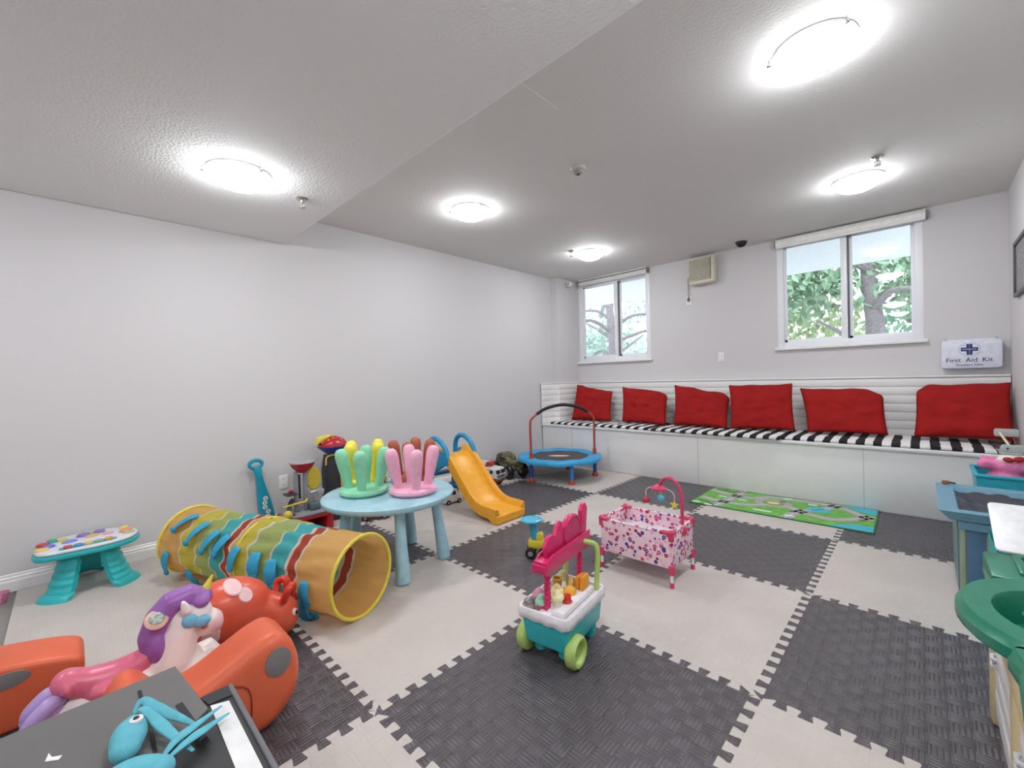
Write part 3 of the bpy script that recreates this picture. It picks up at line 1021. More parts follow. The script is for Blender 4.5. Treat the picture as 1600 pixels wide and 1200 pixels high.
# ================================================================== TOY WORKBENCH AND HELMET STAND
WR = mat('#b3202a', .35)
WG = mat('#8f9197', .4)
WD_ = mat('#33353c', .5)
WY = mat('#d6c043', .45)
t = thing('toy_workbench', 'red and grey toy workbench with tools against left wall', 'toy workbench', (-3.71, 1.345, 0))
bx = B()
bx.box((.0, -.14, .07), (.28, .06, .14), .012).box((.0, .14, .07), (.28, .06, .14), .012).box((0, 0, .13), (.3, .36, .03), .01).box((-.12, 0, .07), (.03, .3, .13))
bx.done('base_cabinet', WR, t)
B().prism(rrect(.30, .36, .1, 6), .146, .165, 'z', .005).done('worktop', WG, t)
for y in (-.075, .0):
    B().box((-.02 + .02, y, .33), (.028, .035, .33), .008).done('post', WG, t)
B().box((-.03, -.04, .36), (.02, .02, .2), .004).done('tool_bar', WD_, t)
B().lathe([(.035, .48), (.075, .515), (.095, .545), (.098, .56), (.085, .565), (.0, .555)], 24, Matrix.Translation((0, -.02, 0)), 1.0, .95).done('hopper', WR, t)
B().lathe([(.085, .556), (.1, .562), (.098, .572), (.07, .574), (.0, .568)], 24, Matrix.Translation((0, -.02, 0))).done('hopper_rim', mat('#b9bcc0', .3, metal=.4), t)
B().lathe([(0, 0), (.055, 0), (.06, .01), (.055, .02), (0, .02)], 20, Matrix.Translation((-.03, .075, .41)) @ rotm(0, 90), 1.6, 1).done('yellow_panel', WY, t)
B().box((.03, -.13, .325), (.1, .085, .012), .004).done('tray', WD_, t)
B().ball((.03, -.125, .345), .018).done('red_knob', WR, t)
B().tube([(.05, -.19, .235), (.05, -.02, .245), (.03, .0, .26)], .009, 8).done('yellow_lever', WY, t)
B().cyl((.02, .03, .30), (.02, .10, .31), .014).done('vice', mat('#c8c9cb', .3, metal=.5), t)
B().prism([(-.025, 0), (.025, .01), (.03, .05), (0, .07), (-.03, .05)], -.01, .01, 'x', .004, Matrix.Translation((.05, .10, .27))).done('clamp_jaw', mat('#c8c9cb', .3, metal=.5), t)
B().box((.04, .05, .195), (.09, .08, .055), .012).done('sander', mat('#5d6f7a', .4), t)
B().box((-.02, .04, .25), (.02, .09, .12), .008).done('back_plate', mat('#b3b3b8', .4), t)
B().tube(smooth_path([(.1, -.12, .155), (.07, -.15, .19), (.02, -.13, .24), (0, -.10, .27)], 4), .017, 8).done('drill_handle', WD_, t)
B().ball((.1, -.175, .18), (.03, .035, .035)).done('drill_head', WY, t)
t = thing('helmet_stand', 'black and yellow toy tower holding a red and blue helmet', 'toy stand', (-3.80, 1.61, 0))
B().prism([(-.07, 0), (.07, 0), (.06, .25), (.045, .45), (.075, .58), (-.055, .58), (-.075, .45)], -.06, .06, 'x', .012).done('tower', mat('#2f2f37', .5), t)
for pts in ([(.062, .068, .05), (.062, .05, .42), (.062, .085, .57), (.062, .10, .585)], [(.062, -.08, .50), (.062, -.06, .575), (.062, .09, .58)]):
    B().tube(smooth_path(pts, 4), .007, 6).done('yellow_trim', WY, t)
t = thing('toy_helmet', 'red domed toy helmet with blue bowl and yellow peak', 'toy helmet', (-3.79, 1.615, .594))
B().lathe([(.0, 0), (.06, .0), (.11, .04), (.128, .06), (.12, .065), (0, .055)], 28).done('blue_bowl', mat('#1c3f9c', .3), t)
pr = [(.122 * math.cos(R(a)), .065 + .085 * math.sin(R(a))) for a in range(0, 90, 10)] + [(0, .15)]
B().lathe(pr, 28).done('red_dome', mat('#b5232b', .25), t)
for k in range(7):
    a = R(-70 + k * 25)
    el = R(25 + 18 * (k % 3))
    o = B().ball((.122 * math.cos(el) * math.cos(a), .122 * math.cos(el) * math.sin(a), .065 + .085 * math.sin(el)), .006, None, 8, 6).done('white_dot', FWh, t)
B().prism([(-.15, .085), (-.06, .13), (.02, .155), (-.02, .162), (-.10, .155), (-.135, .14)], -.04, .04, 'x', .012).done('yellow_peak', mat('#e0cf52', .4), t)

# ------------------------------------------------------------------ turquoise paddle
TQ = mat('#1a98b4', .35)
t = thing('turquoise_paddle_toy', 'turquoise plastic toy bat with loop grip leaning on wall', 'toy bat', (-3.93, 1.12, 0))
pt = lambda u, z: (.03 - .03 * z / .6, u, z)
ol = [(-.055, .09), (.055, .09), (.05, .25), (.03, .40), (.024, .47), (.03, .515), (.02, .535)] + [(-.02, .535), (-.03, .515), (-.024, .47), (-.03, .40), (-.05, .25)]
sh = [(y - .16 * (z - .1), z) for y, z in ol]
B().prism(sh, -.018, .018, 'x', .008).done('bat', TQ, t)
B().tube([(.0, -.078 + y, z) for y, z in [(.046 * math.cos(R(a)), .566 + .032 * math.sin(R(a))) for a in range(0, 360, 20)]], .015, 8, True).done('loop_grip', TQ, t)
for k in range(5):
    z = .13 + k * .037
    o = B().prism(ell(.019, .017, 14), .0175, .0205, 'x').done('bubble_letter', FWh, t, 0)
    o.location = (0, -.16 * (z - .1) + .01 * math.sin(k * 2), z)
    o2 = B().prism(ell(.007, .006, 10), .0205, .0215, 'x').done('letter_counter', TQ, o, 0)
B().ball((.0, .02, .055), (.05, .075, .052)).done('white_base', mat('#dfd8d8', .7), t)

# ================================================================== PLAY TUNNEL
def tunnel_mat():
    q = NT('mat_tunnel_fabric')
    L = 1.47
    ang = q.op('ARCTAN2', q.z, q.y)
    wav = q.op('MULTIPLY', q.op('SINE', q.op('MULTIPLY', ang, 22)), .0075)
    f = q.op('DIVIDE', q.op('ADD', q.x, wav), L)
    W_, Tn, Rd, Cy, Gr, Ye, Or = '#eee4da', '#ecbf78', '#c25742', '#5cc4cb', '#b9c67e', '#e0d260', '#e6bd74'
    bands = [(0, Tn), (.25, W_), (.268, Rd), (.325, W_), (.345, Cy), (.455, W_), (.47, Gr), (.63, W_), (.645, Ye), (.735, Or), (.775, W_), (.79, Rd), (.835, W_), (.85, Cy), (.955, W_), (.97, Gr), (1.10, W_), (1.115, Ye), (1.26, W_), (1.27, Tn)]
    q.color(q.ramp(f, [(p / L, c) for p, c in bands]))
    q.b.inputs['Roughness'].default_value = .75
    q.b.inputs['Specular IOR Level'].default_value = .25
    # thin nylon lets some light through
    tr = q.t.nodes.new('ShaderNodeBsdfTranslucent')
    src = q.b.inputs['Base Color'].links[0].from_socket
    q.t.links.new(src, tr.inputs[0])
    mx = q.t.nodes.new('ShaderNodeMixShader')
    mx.inputs[0].default_value = .5
    q.t.links.new(q.b.outputs[0], mx.inputs[1])
    q.t.links.new(tr.outputs[0], mx.inputs[2])
    q.t.links.new(mx.outputs[0], q.t.nodes['Material Output'].inputs['Surface'])
    return q.m
n0 = Vector((-2.10, 1.03, 0))
n1 = Vector((-3.5, .55, 0))
d = (n1 - n0)
RT = .205
t = thing('play_tunnel', 'striped pop-up crawl tunnel shaped like a caterpillar with blue feet', 'play tunnel', n0, math.degrees(math.atan2(d.y, d.x)))
def tun(u, v):
    a = u * 2 * PI
    x = v * 1.47
    # ribs of a spiral wire, fabric sags between and puckers
    sag = .012 * math.sin(PI * ((x / .735) % 1)) ** 1
    pk = .010 * noise.noise((a * 3.2, x * 7, 1)) + .006 * noise.noise((a * 8, x * 16, 5)) + .005 * math.sin(a * 14 + x * 10) * (.3 + math.sin(PI * ((x / .735) % 1)))
    flat = 0
    r = RT - sag + pk
    z = RT + r * math.sin(a)
    y = r * math.cos(a)
    if v < .02 or v > .98:
        r = RT
    return Vector((x, y, max(.004, z) + .012 * math.sin(PI * v)))
B().grid(tun, 96, 90, True).done('fabric_tube', tunnel_mat(), t, 180).data.materials[0]
fab = t.children[0] if t.children else [c for c in bpy.data.objects if c.parent == t][0]
RY = mat('#e0cd4a', .5)
for v in (0.0, .5, 1.0):
    B().tube([(v * 1.47, RT * math.cos(R(k * 7.5)), .01 + RT + RT * math.sin(R(k * 7.5)) - (.006 if v != .5 else 0)) for k in range(48)], .0095 if v != .5 else .007, 8, True).done('wire_rim', RY, t)
BLU = mat('#2f9cc4', .75, 30, .1, .3, 200)
def fin(x, a, L, wd, dx, lift=.0):
    """fabric foot sewn on at angle a (0 = room side, 90 = top), lying down along the curve of the tube"""
    pts = []
    for i in range(9):
        q = i / 8
        aa = R(a) - L * q / RT
        rad = RT + .006 + .010 * math.sin(PI * q) + lift * q * q
        pts.append(Vector((x + dx * q, rad * math.cos(aa), max(.014, RT + rad * math.sin(aa) + .012 * math.sin(PI * x / 1.47)))))
    rs = [wd * (.72 + .38 * math.sin(PI * (.1 + .8 * i / 8))) for i in range(9)]
    B().tube(pts, [q * 1.25 for q in rs], 12, False, .2, (1, 0, 0)).ball(pts[-1], (rs[-1] * 1.2, rs[-1] * .4, rs[-1] * .9), None, 10, 6).done('fabric_foot', BLU, t, 180)
for (x, a, L, wd, dx, lf) in ((.17, 8, .11, .026, .0, .01), (.43, 24, .12, .031, -.03, .01), (.56, 28, .11, .031, -.02, .01), (.72, 30, .11, .026, .02, .01), (.84, 42, .11, .027, .05, .01), (.95, 46, .12, .026, .06, .01),
                          (1.10, 56, .13, .027, .07, .01), (1.27, 68, .12, .027, .08, .01), (1.37, 0, .12, .026, .03, .03), (1.20, -28, .09, .028, .0, .03), (.30, -30, .13, .024, -.09, .09), (.22, -25, .12, .028, .02, .04)):
    fin(x, a, L, wd, dx, lf)

# ================================================================== ACTIVITY TABLE
AT = mat('#2bb3b8', .35)
AW = mat('#dcdce2', .35)
t = thing('activity_table', 'teal three-legged baby activity table with a white button top', 'toy table', (-3.755, .06, 0))
top = smooth_closed([(.19, -.06), (.165, -.2), (.05, -.235), (-.1, -.2), (-.185, -.08), (-.185, .08), (-.1, .2), (.03, .24), (.15, .19), (.195, .07)], 4)
B().prism(top, .235, .262, 'z', .008).done('teal_rim', AT, t)
B().prism([(x * .96, y * .96) for x, y in top], .262, .284, 'z', .012, seg=3).done('white_top', AW, t)
def aleg(ang):
    # broad curved ridged leg
    a = R(ang)
    o = B()
    def f(u, v):
        h = .25 * (1 - v)
        r = .15 + .085 * v ** 1.4 + (.022 if v > .86 else 0) + .0035 * math.sin(v * 40)
        wa = (u - .5) * (.052 + .022 * v + (.010 if v > .86 else 0)) * 2
        r2 = r - (abs(u - .5) * 2) ** 2 * .022
        return Vector((r2 * math.cos(a) - wa * math.sin(a), r2 * math.sin(a) + wa * math.cos(a), h))
    def g(u, v):
        p = f(u, v)
        return p - Vector((math.cos(a), math.sin(a), 0)) * .03
    o.grid(f, 14, 28)
    o.grid(g, 14, 28)
    for e in (0, 1):
        o.grid(lambda s, h: f(e, s).lerp(g(e, s), h), 28, 1)
        o.grid(lambda s, h: f(s, e).lerp(g(s, e), h), 14, 1)
    o.done('leg', AT, t, 50)
for ang in (-43, 50, 183):
    aleg(ang)
btn = [(-.02, -.19, '#c24236', .03, .02), (.03, -.165, '#5b6fd0', .028, .014), (.075, -.19, '#e3c56a', .03, .012), (-.07, -.155, '#45a5a0', .024, .022), (-.06, -.11, '#e0c64c', .022, .016),
       (-.08, -.02, '#8b74b5', .032, .02), (.0, -.08, '#7d8fd6', .036, .012), (-.1, .055, '#8b74b5', .028, .018), (-.12, .01, '#9ec5a0', .02, .014), (-.04, .02, '#d9b36c', .035, .010),
       (-.02, .09, '#d8a7b5', .03, .010), (-.06, .17, '#e7d25a', .024, .02), (.01, .175, '#e0917a', .034, .018), (.06, .185, '#b9b67c', .03, .012)]
for (x, y, cc, r, h) in btn:
    B().lathe([(r, 0), (r, h * .4), (r * .8, h * .85), (0, h)], 16, Matrix.Translation((x, y, .283))).done('button', mat(cc, .3), t)
B().prism(rrect(.06, .25, .028, 5, .135, 0), .283, .287, 'z').done('key_recess', mat('#4f9fae', .4), t, 0)
for k, cc in enumerate(('#c8503f', '#4a8fc4', '#dcc06a', '#8fb58a', '#d79a3b')):
    B().box((.135 + .006 * math.cos((k - 2) * .8), -.088 + k * .044, .29), (.045, .036, .014), .006).done('piano_key', mat(cc, .25), t)

# pink knob by the mat edge
t = thing('pink_toy_cup', 'small pink toy cup on the bare floor beyond mats', 'toy cup', (-3.86, -.30, -.0145))
B().lathe([(.016, 0), (.024, .02), (.034, .06), (.03, .062), (.02, .02), (0, .012)], 18).done('cup', mat('#d68aa8', .4), t)
B().tube([(.03, 0, .05), (.05, 0, .045), (.05, 0, .02), (.024, 0, .018)], .004, 6).done('handle', mat('#d68aa8', .4), t)

# ================================================================== ORANGE LADYBUG CHAIRS
ORV = mat('#dc6440', .42, 6, .08, .12, 120)
GDOT = mat('#7d7978', .55)
def seam(t, pts):
    B().tube(pts, .0022, 6).done('seam', mat('#8f3421', .6), t)
t = thing('ladybug_floor_chair', 'orange vinyl ladybug floor chair with grey dots beside dark board', 'child chair', (-1.75, .30, 0))
pr = smooth_closed([(-.29, .0), (-.29, .16), (-.255, .265), (-.215, .317), (-.175, .31), (-.125, .255), (-.05, .24), (.05, .28), (.14, .318), (.20, .32), (.245, .27), (.265, .18), (.25, .09), (.18, .02), (.10, .0), (-.1, .0)], 4)
B().prism(pr, -.11, .11, 'x', .05, seg=5).done('shell', ORV, t, 180)
for (y, z, ry, rz_) in ((.185, .235, .042, .050), (-.205, .215, .05, .045)):
    o = B().prism(ell(ry, rz_, 24), .1095, .1135, 'x', .001).done('grey_dot', GDOT, t)
    o.location = (0, y, z)
seam(t, [(.112, -.02, .19), (.1125, -.02, .12), (.1125, -.03, .05)])
seam(t, smooth_path([(.1125, .04, .225), (.1125, .09, .19), (.1125, .10, .12), (.1125, .09, .06)], 5))
t2 = thing('ladybug_floor_chair', 'orange vinyl ladybug floor chair behind the unicorn tail', 'child chair', (-2.44, -.28, 0))
pr = smooth_closed([(-.35, .0), (-.35, .15), (-.28, .215), (-.12, .245), (.05, .245), (.17, .225), (.26, .20), (.292, .175), (.295, .13), (.27, .06), (.2, .008), (.1, .0), (-.1, .0)], 4)
B().prism(pr, -.11, .11, 'x', .022, seg=4).done('shell', ORV, t2, 60)
o = B().prism(ell(.06, .028, 24), .1095, .1135, 'x', .001).done('grey_dot', GDOT, t2)
o.location = (0, .10, .19)

# ================================================================== RED COW HOPPER
CR = mat('#dc5a40', .3, 6, .05)
t = thing('cow_hopper', 'red inflatable cow hopper with pale pink spots', 'hopper toy', (-2.25, .505, 0))
blob('body', [('b', (0, -.05, .20), (.13, .19, .145)), ('b', (.04, .15, .115), (.085, .095, .10)), ('t', [(.0, .05, .18), (.03, .13, .14)], [.09, .085]),
              ('t', [(-.07, -.14, .14), (-.09, -.16, .03)], [.05, .04]), ('t', [(.07, -.14, .14), (.09, -.16, .03)], [.05, .04]), ('t', [(-.08, .05, .14), (-.10, .06, .03)], [.05, .04]), ('t', [(.07, .03, .14), (.11, .02, .03)], [.05, .04])], CR, t)
for s in (-1, 1):
    B().tube(smooth_path([(.05 + s * .05, .16, .20), (.05 + s * .07, .175, .25), (.06 + s * .045, .2, .265), (.06 + s * .03, .2, .22)], 4), .017, 8).done('ear_handle', mat('#c93524', .35), t)
B().ball((.105, .205, .135), (.012, .014, .018)).done('eye', FWh, t)
B().ball((.115, .212, .135), (.006, .007, .01)).done('pupil', M['black'], t)
SP = mat('#efc6c6', .5)
for (x, y, z, a, b_) in ((.055, -.03, .318, .035, .05), (.09, .01, .285, .03, .035), (-.02, -.15, .318, .045, .035), (.115, -.12, .245, .02, .035)):
    nrm = Vector(((x) / .13 ** 2, (y + .05) / .19 ** 2, (z - .2) / .145 ** 2)).normalized()
    c = Vector((0, -.05, .2)) + Vector((x, y + .05, z - .2)) * (1 / math.sqrt((x / .13) ** 2 + ((y + .05) / .19) ** 2 + ((z - .2) / .145) ** 2)) * .985
    M4 = Matrix.Translation(c) @ nrm.to_track_quat('Z', 'Y').to_matrix().to_4x4()
    B().lathe([(1, -.002), (.9, .003), (0, .005)], 18, M4 @ Matrix.Diagonal((a, b_, 1, 1))).done('pink_spot', SP, t)
B().cyl((.11, -.115, .19), (.15, -.13, .185), .028, .032, 16).done('pink_tube', mat('#c9a3a3', .4), t)

# ================================================================== UNICORN RIDE-ON
UW = mat('#f5ece8', .35, 8, .03)
t = thing('unicorn_ride_on', 'white unicorn ride-on toy with purple mane and pink saddle', 'ride-on toy', (-1.985, -.01, 0))
t.scale = (1, .9, .93)
blob('body', [('b', (0, .13, .19), (.08, .20, .08)), ('b', (0, .27, .20), (.08, .11, .09)),
              ('t', [(0, .27, .23), (0, .29, .31), (0, .315, .375)], [.085, .072, .066]),
              ('b', (0, .335, .385), (.066, .078, .064)), ('b', (0, .385, .335), (.05, .058, .054)),
              ('t', [(.05, .30, .17), (.055, .41, .19), (.055, .445, .13)], [.048, .04, .034]), ('t', [(-.05, .30, .17), (-.055, .41, .19), (-.055, .445, .13)], [.048, .04, .034]),
              ('t', [(.055, .02, .15), (.06, -.04, .10), (.06, -.02, .05)], [.05, .04, .036]), ('t', [(-.055, .02, .15), (-.06, -.04, .10), (-.06, -.02, .05)], [.05, .04, .036]),
              ('t', [(.058, .315, .43), (.066, .305, .465)], [.02, .011])], UW, t, .007, 4)
B().ball((0, .415, .325), (.046, .038, .048)).done('muzzle', mat('#edc0c6', .35), t)
PU = mat('#9a62ad', .35)
blob('mane', [('t', [(0, .385, .440), (0, .34, .462), (0, .28, .452), (0, .24, .41), (0, .213, .34), (0, .20, .26)], [.034, .042, .048, .05, .047, .022]), ('b', (.03, .37, .435), (.035, .032, .026)), ('b', (.035, .225, .31), (.03, .03, .06))], PU, t, .007, 3)
B().cyl((0, .385, .45), (0, .418, .515), .022, .004, 12).done('horn', mat('#e3cf4c', .3), t)
o = B().lathe([(.036, -.008), (.038, 0), (.03, .008), (0, .012)], 20, Matrix.Translation((.042, .225, .425)) @ rotm(0, 40)).done('mane_disc', mat('#e8b7a6', .4), t)
B().lathe([(.026, .009), (.02, .014), (0, .016)], 16, Matrix.Translation((.042, .225, .425)) @ rotm(0, 40)).done('disc_centre', mat('#a9b3a8', .5, 90, .5), o)
blob('eye_patch', [('b', (.060, .325, .385), (.018, .028, .027)), ('b', (.058, .365, .368), (.018, .032, .024))], mat('#79bfe0', .3), t, .004, 3)
B().ball((.050, .375, .338), (.010, .014, .008)).done('cheek', mat('#d0606a', .4), t)
SD = mat('#dd6c87', .3)
blob('saddle', [('t', [(0, .19, .268), (0, .11, .252), (0, .03, .262), (0, -.02, .29)], [.045, .052, .052, .045]), ('b', (.03, .10, .24), (.055, .085, .035)), ('b', (-.03, .10, .24), (.055, .085, .035)), ('b', (0, -.02, .285), (.066, .022, .033))], SD, t, .007, 4)
PL = mat('#b49ad2', .35)
for k, (dx, dz) in enumerate(((.0, .02), (.03, 0), (-.03, 0), (.015, -.03))):
    B().tube(smooth_path([(dx * .4, -.03, .255 + dz), (dx, -.065, .25 + dz), (dx * 1.3, -.105, .215 + dz), (dx * 1.3, -.12, .19 + dz)], 4), [.02, .024, .024, .024, .025, .025, .025, .025, .025, .024, .022, .020, .016], 10).ball((dx * 1.3, -.12, .19 + dz), .016).done('tail_lock', PL, t)
B().prism([(.15, .14), (.26, .165), (.255, .20), (.21, .185), (.15, .175)], .070, .088, 'x', .004).done('purple_band', mat('#7a5aa8', .4), t)
B().lathe([(.016, 0), (.014, .004), (0, .005)], 5, Matrix.Translation((.088, .20, .172)) @ rotm(0, 90)).done('yellow_star', mat('#e3c74c', .4), t)
RC = mat('#6cc3d6', .35)
for s in (-1, 1):
    B().tube(smooth_path([(s * .07, -.22, .14), (s * .07, -.15, .085), (s * .07, -.02, .035), (s * .07, .15, .022), (s * .07, .33, .03), (s * .07, .44, .075)], 5), .022, 10).done('rocker_runner', RC, t)
B().tube(smooth_path([(.07, -.22, .14), (.04, -.25, .155), (-.04, -.25, .155), (-.07, -.22, .14)], 4), .022, 10).done('rocker_bar', RC, t)
blob('pink_rump', [('b', (.0, -.05, .165), (.075, .05, .055))], mat('#e0a0a4', .4), t, .007, 3)

# ================================================================== DARK BOARD TABLE
BT = mat('#3a383a', .3, 5, .15)
t = thing('low_black_table', 'low black table with white edge strip below loose board', 'table', (-.95, -.15, 0))
B().box((-.0, 0, .395), (.75, .86, .044), .006).done('table_top', BT, t)
for sx in (-1, 1):
    for sy in (-1, 1):
        B().box((sx * .33, sy * .39, .187), (.045, .045, .374), .005).done('leg', BT, t)
B().prism([(-.325, .372), (-.31, .408), (.375, .405), (.375, .36)], .4165, .4185, 'z').done('white_edge_strip', mat('#e4e3e2', .5), t, 0)
B().prism([(-.375, .36), (-.33, .37), (-.325, .425), (-.375, .425)], .4168, .4195, 'z').done('black_tape', M['black'], t, 0)
B().box((0, .424, .412), (.75, .012, .02), .004).done('edge_rim', mat('#6a6a6e', .5), t)
o = B().prism([(-1.52, .187), (-1.26, .215), (-1.13, .07), (-.93, -.05), (-.9, -.55), (-1.49, -.55)], 0, .007, 'z', .001).done('grey_board', mat('#6a6766', .55, 4, .05), None, 20)
o.location = (0, 0, .4175)
tag(o, 'loose dark grey board lying across the low black table', 'board')
for pts in ([(-1.468, .106), (-1.39, .107)], [(-1.385, .113), (-1.19, .108)]):
    a, b_ = Vector((*pts[0], .0072)), Vector((*pts[1], .0072))
    q = (b_ - a).cross(Vector((0, 0, 1))).normalized() * .004
    B().prism([(a + q)[:2], (b_ + q)[:2], (b_ - q)[:2], (a - q)[:2]], .007, .0078, 'z').done('black_line', M['black'], o, 0)
B().prism([(-1.365, -.05), (-1.345, -.045), (-1.335, -.03), (-1.325, -.035), (-1.34, -.055)], .007, .0078, 'z').done('white_scrap', M['white'], o, 0)
for pts in ([(-1.33, .168), (-1.13, .19)],):
    a, b_ = Vector((*pts[0], 0)), Vector((*pts[1], 0))
    q = (b_ - a).cross(Vector((0, 0, 1))).normalized() * .007
    B().prism([(a + q)[:2], (b_ + q)[:2], (b_ - q)[:2], (a - q)[:2]], .007, .0085, 'z').done('black_slot', M['black'], o, 0)
# aqua fabric fish with straps
FA = mat('#62b4c4', .8, 40, .08, .3, 250)
ZT = .4248
def fish(label, ox, oy, rz, eye):
    t = thing('fabric_fish', label, 'fabric toy', (ox, oy, ZT), rz, 'aqua fabric fish toys on the grey board')
    blob('body', [('b', (0, 0, .028), (.058, .032, .026)), ('b', (.03, .0, .026), (.035, .028, .022)), ('b', (-.04, 0, .022), (.04, .02, .018))], FA, t, .004, 3)
    if eye:
        o = B().lathe([(.0125, -.002), (.012, .003), (0, .005)], 18, Matrix.Translation((-.012, .012, .052))).done('eye', FWh, t)
        B().lathe([(.006, .003), (.005, .006), (0, .007)], 14, Matrix.Translation((-.012, .012, .052))).done('pupil', M['black'], o)
    return t
t = fish('aqua fabric fish with a round white eye lying on board', -1.245, .070, -12, True)
def ribbon(t, pts, wd, name='strap'):
    W = t.matrix_basis.inverted()
    p = smooth_path([W @ Vector(q) for q in pts], 5)
    nn = len(p)
    B().tube(p, [wd * min(1, .25 + 1.6 * min(i, nn - 1 - i) / nn) for i in range(nn)], 8, False, .28).done(name, FA, t, 180)
for pts in ([(-1.31, .082, .46), (-1.325, .10, .475), (-1.28, .125, .462), (-1.235, .155, .45), (-1.19, .182, .44)],
            [(-1.31, .082, .458), (-1.30, .10, .468), (-1.23, .125, .452), (-1.17, .145, .442), (-1.12, .163, .436)]):
    ribbon(t, pts, .013)
t = fish('aqua fabric fish with no eye showing, at the board edge', -1.115, .072, 60, False)
for pts in ([(-1.13, .11, .445), (-1.16, .14, .45), (-1.19, .185, .445), (-1.225, .235, .436)],
            [(-1.12, .115, .445), (-1.14, .155, .448), (-1.165, .20, .442), (-1.185, .242, .436)]):
    ribbon(t, pts, .014)

# ================================================================== ICE CREAM CART
CT = mat('#3cc6cc', .3)
CPK = mat('#d42a68', .3)
CGR = mat('#b3cf73', .4)
CW = mat('#ece9ec', .3)
CX, CY, CRZ = -1.185, 1.53, 8
t = thing('ice_cream_cart', 'turquoise toy ice cream cart with pink canopy and green wheels', 'toy cart', (CX, CY, 0), CRZ)
b = B()
lo = [(-.102, -.158), (.102, -.158), (.102, .165), (-.102, .165)]
hi = [(-.115, -.175), (.115, -.175), (.115, .175), (-.115, .175)]
b._add([(x, y, .06) for x, y in lo] + [(x, y, .192) for x, y in hi], [(0, 1, 2, 3), (4, 5, 6, 7), (0, 1, 5, 4), (1, 2, 6, 5), (2, 3, 7, 6), (3, 0, 4, 7)])
bmesh.ops.bevel(b.b, geom=b.b.edges[:], offset=.012, segments=3, profile=.5, affect='EDGES')
b.done('body', CT, t)
for s in (-1, 1):
    B().lathe([(.02, 0), (.026, .02), (.032, .09)], 14, Matrix.Translation((s * .07, .12, 0))).done('back_leg', CT, t)
    B().lathe([(.02, .012), (.028, .02), (.03, .08)], 14, Matrix.Translation((s * .06, -.10, 0))).done('front_strut', CT, t)
    o = B().lathe([(0, .006), (.038, .008), (.046, .024), (.056, .026), (.066, .014), (.066, -.014), (.058, -.022), (.0, -.02)], 32).done('wheel', CGR, t, 50)
    o.rotation_euler = (0, R(90 * s), 0)
    o.location = (s * .118, -.115, .066)
    B().lathe([(.016, .006), (.014, .011), (0, .012)], 16).done('hub', CGR, o, 50)
# white scalloped tray rim
per = []
def edge(a, b_, n):
    return [Vector(a).lerp(Vector(b_), i / n) for i in range(n)]
cor = [(.124, -.186), (.124, .186), (-.124, .186), (-.124, -.186)]
rim = rrect(.25, .375, .03, 5)
b = B()
N = len(rim)
dens = []
for i in range(N):
    a, c = Vector(rim[i]), Vector(rim[(i + 1) % N])
    k = max(1, int((c - a).length / .012))
    for j in range(k):
        dens.append(a.lerp(c, j / k))
ac = 0
acc = []
for i, p in enumerate(dens):
    acc.append(ac)
    ac += (dens[(i + 1) % len(dens)] - p).length
rows = []
nsc = 18
def sc(i):
    return abs(math.sin(PI * acc[i] / ac * nsc))
prof = [(1.0, lambda i: .182 - .009 * sc(i)), (1.035, lambda i: .182), (1.04, lambda i: .208), (1.0, lambda i: .222), (.93, lambda i: .222), (.90, lambda i: .212), (.88, lambda i: .198)]
vs = []
for s_, zf in prof:
    for i, p in enumerate(dens):
        vs.append((p.x * s_, p.y * (1 + (s_ - 1) * .7), zf(i)))
n = len(dens)
fs = [(r * n + i, r * n + (i + 1) % n, (r + 1) * n + (i + 1) % n, (r + 1) * n + i) for r in range(len(prof) - 1) for i in range(n)]
fs.append(tuple((len(prof) - 1) * n + i for i in range(n)))
b._add(vs, fs)
b.done('scalloped_tray', CW, t, 60)
B().box((.045, .0, .212), (.085, .30, .03), .012).done('raised_shelf', CW, t)
B().box((0, -.155, .205), (.06, .05, .02), .008).done('post_block', CW, t)
for y in (-.135, .165):
    pst = B().cyl((0, y, .2), (0, y, .42), .0135, n=12)
    o = pst.done('canopy_post', CPK, t)
    for k in range(9):
        z = .222 + k * .021
        B().tube([(.0145 * math.cos(R(q)), y + .0145 * math.sin(R(q)), z + .012 * q / 360) for q in range(0, 360, 40)], .003, 5).done('twist_ridge', CPK, o)
sc_o = []
for i in range(41):
    y = -.20 + .42 * i / 40
    sc_o.append((y,   .388 - .006 * abs(math.sin(PI * i / 40 * 7))))
cn = [(-.20, .43), (-.15, .455), (.22, .462)]
B().prism(sc_o + [(.22, .46), (-.14, .455), (-.185, .43)], .025, .034, 'x', .002).done('front_valance', CPK, t)
B().prism(sc_o + [(.22, .46), (-.14, .455), (-.185, .43)], -.034, -.025, 'x', .002).done('rear_valance', CPK, t)
B().box((0, .01, .43), (.06, .40, .018), .004).done('canopy_roof', CPK, t)
B().box((0, -.198, .412), (.066, .008, .035), .002).done('end_valance', CPK, t)
sg = [(-.15, .44), (-.165, .49), (-.14, .525), (-.105, .53), (-.085, .515), (-.07, .545), (-.045, .572), (-.025, .56), (-.025, .53), (-.01, .535)]
sg += [(.06 + .085 * math.cos(R(a)), .485 + .085 * math.sin(R(a))) for a in range(140, 20, -12)]
sg += [(.15, .51), (.145, .56), (.165, .59), (.19, .592), (.207, .565), (.20, .52), (.19, .44)]
sg = [(a * 1.08 + .018, .44 + (z - .44) * .97) for a, z in sg]
B().prism(sg, -.008, .012, 'x', .003).done('sign_board', CPK, t)
o = B().prism(ell(.078, .068, 30, .08, .487), .012, .015, 'x').done('sign_circle', mat('#c7386c', .35), t, 20)
B().tube([(.015, .08 + .081 * math.cos(R(a)), .487 + .072 * math.sin(R(a))) for a in range(-20, 205, 9)], .0045, 6).done('sign_rim', CPK, o)
b = B()
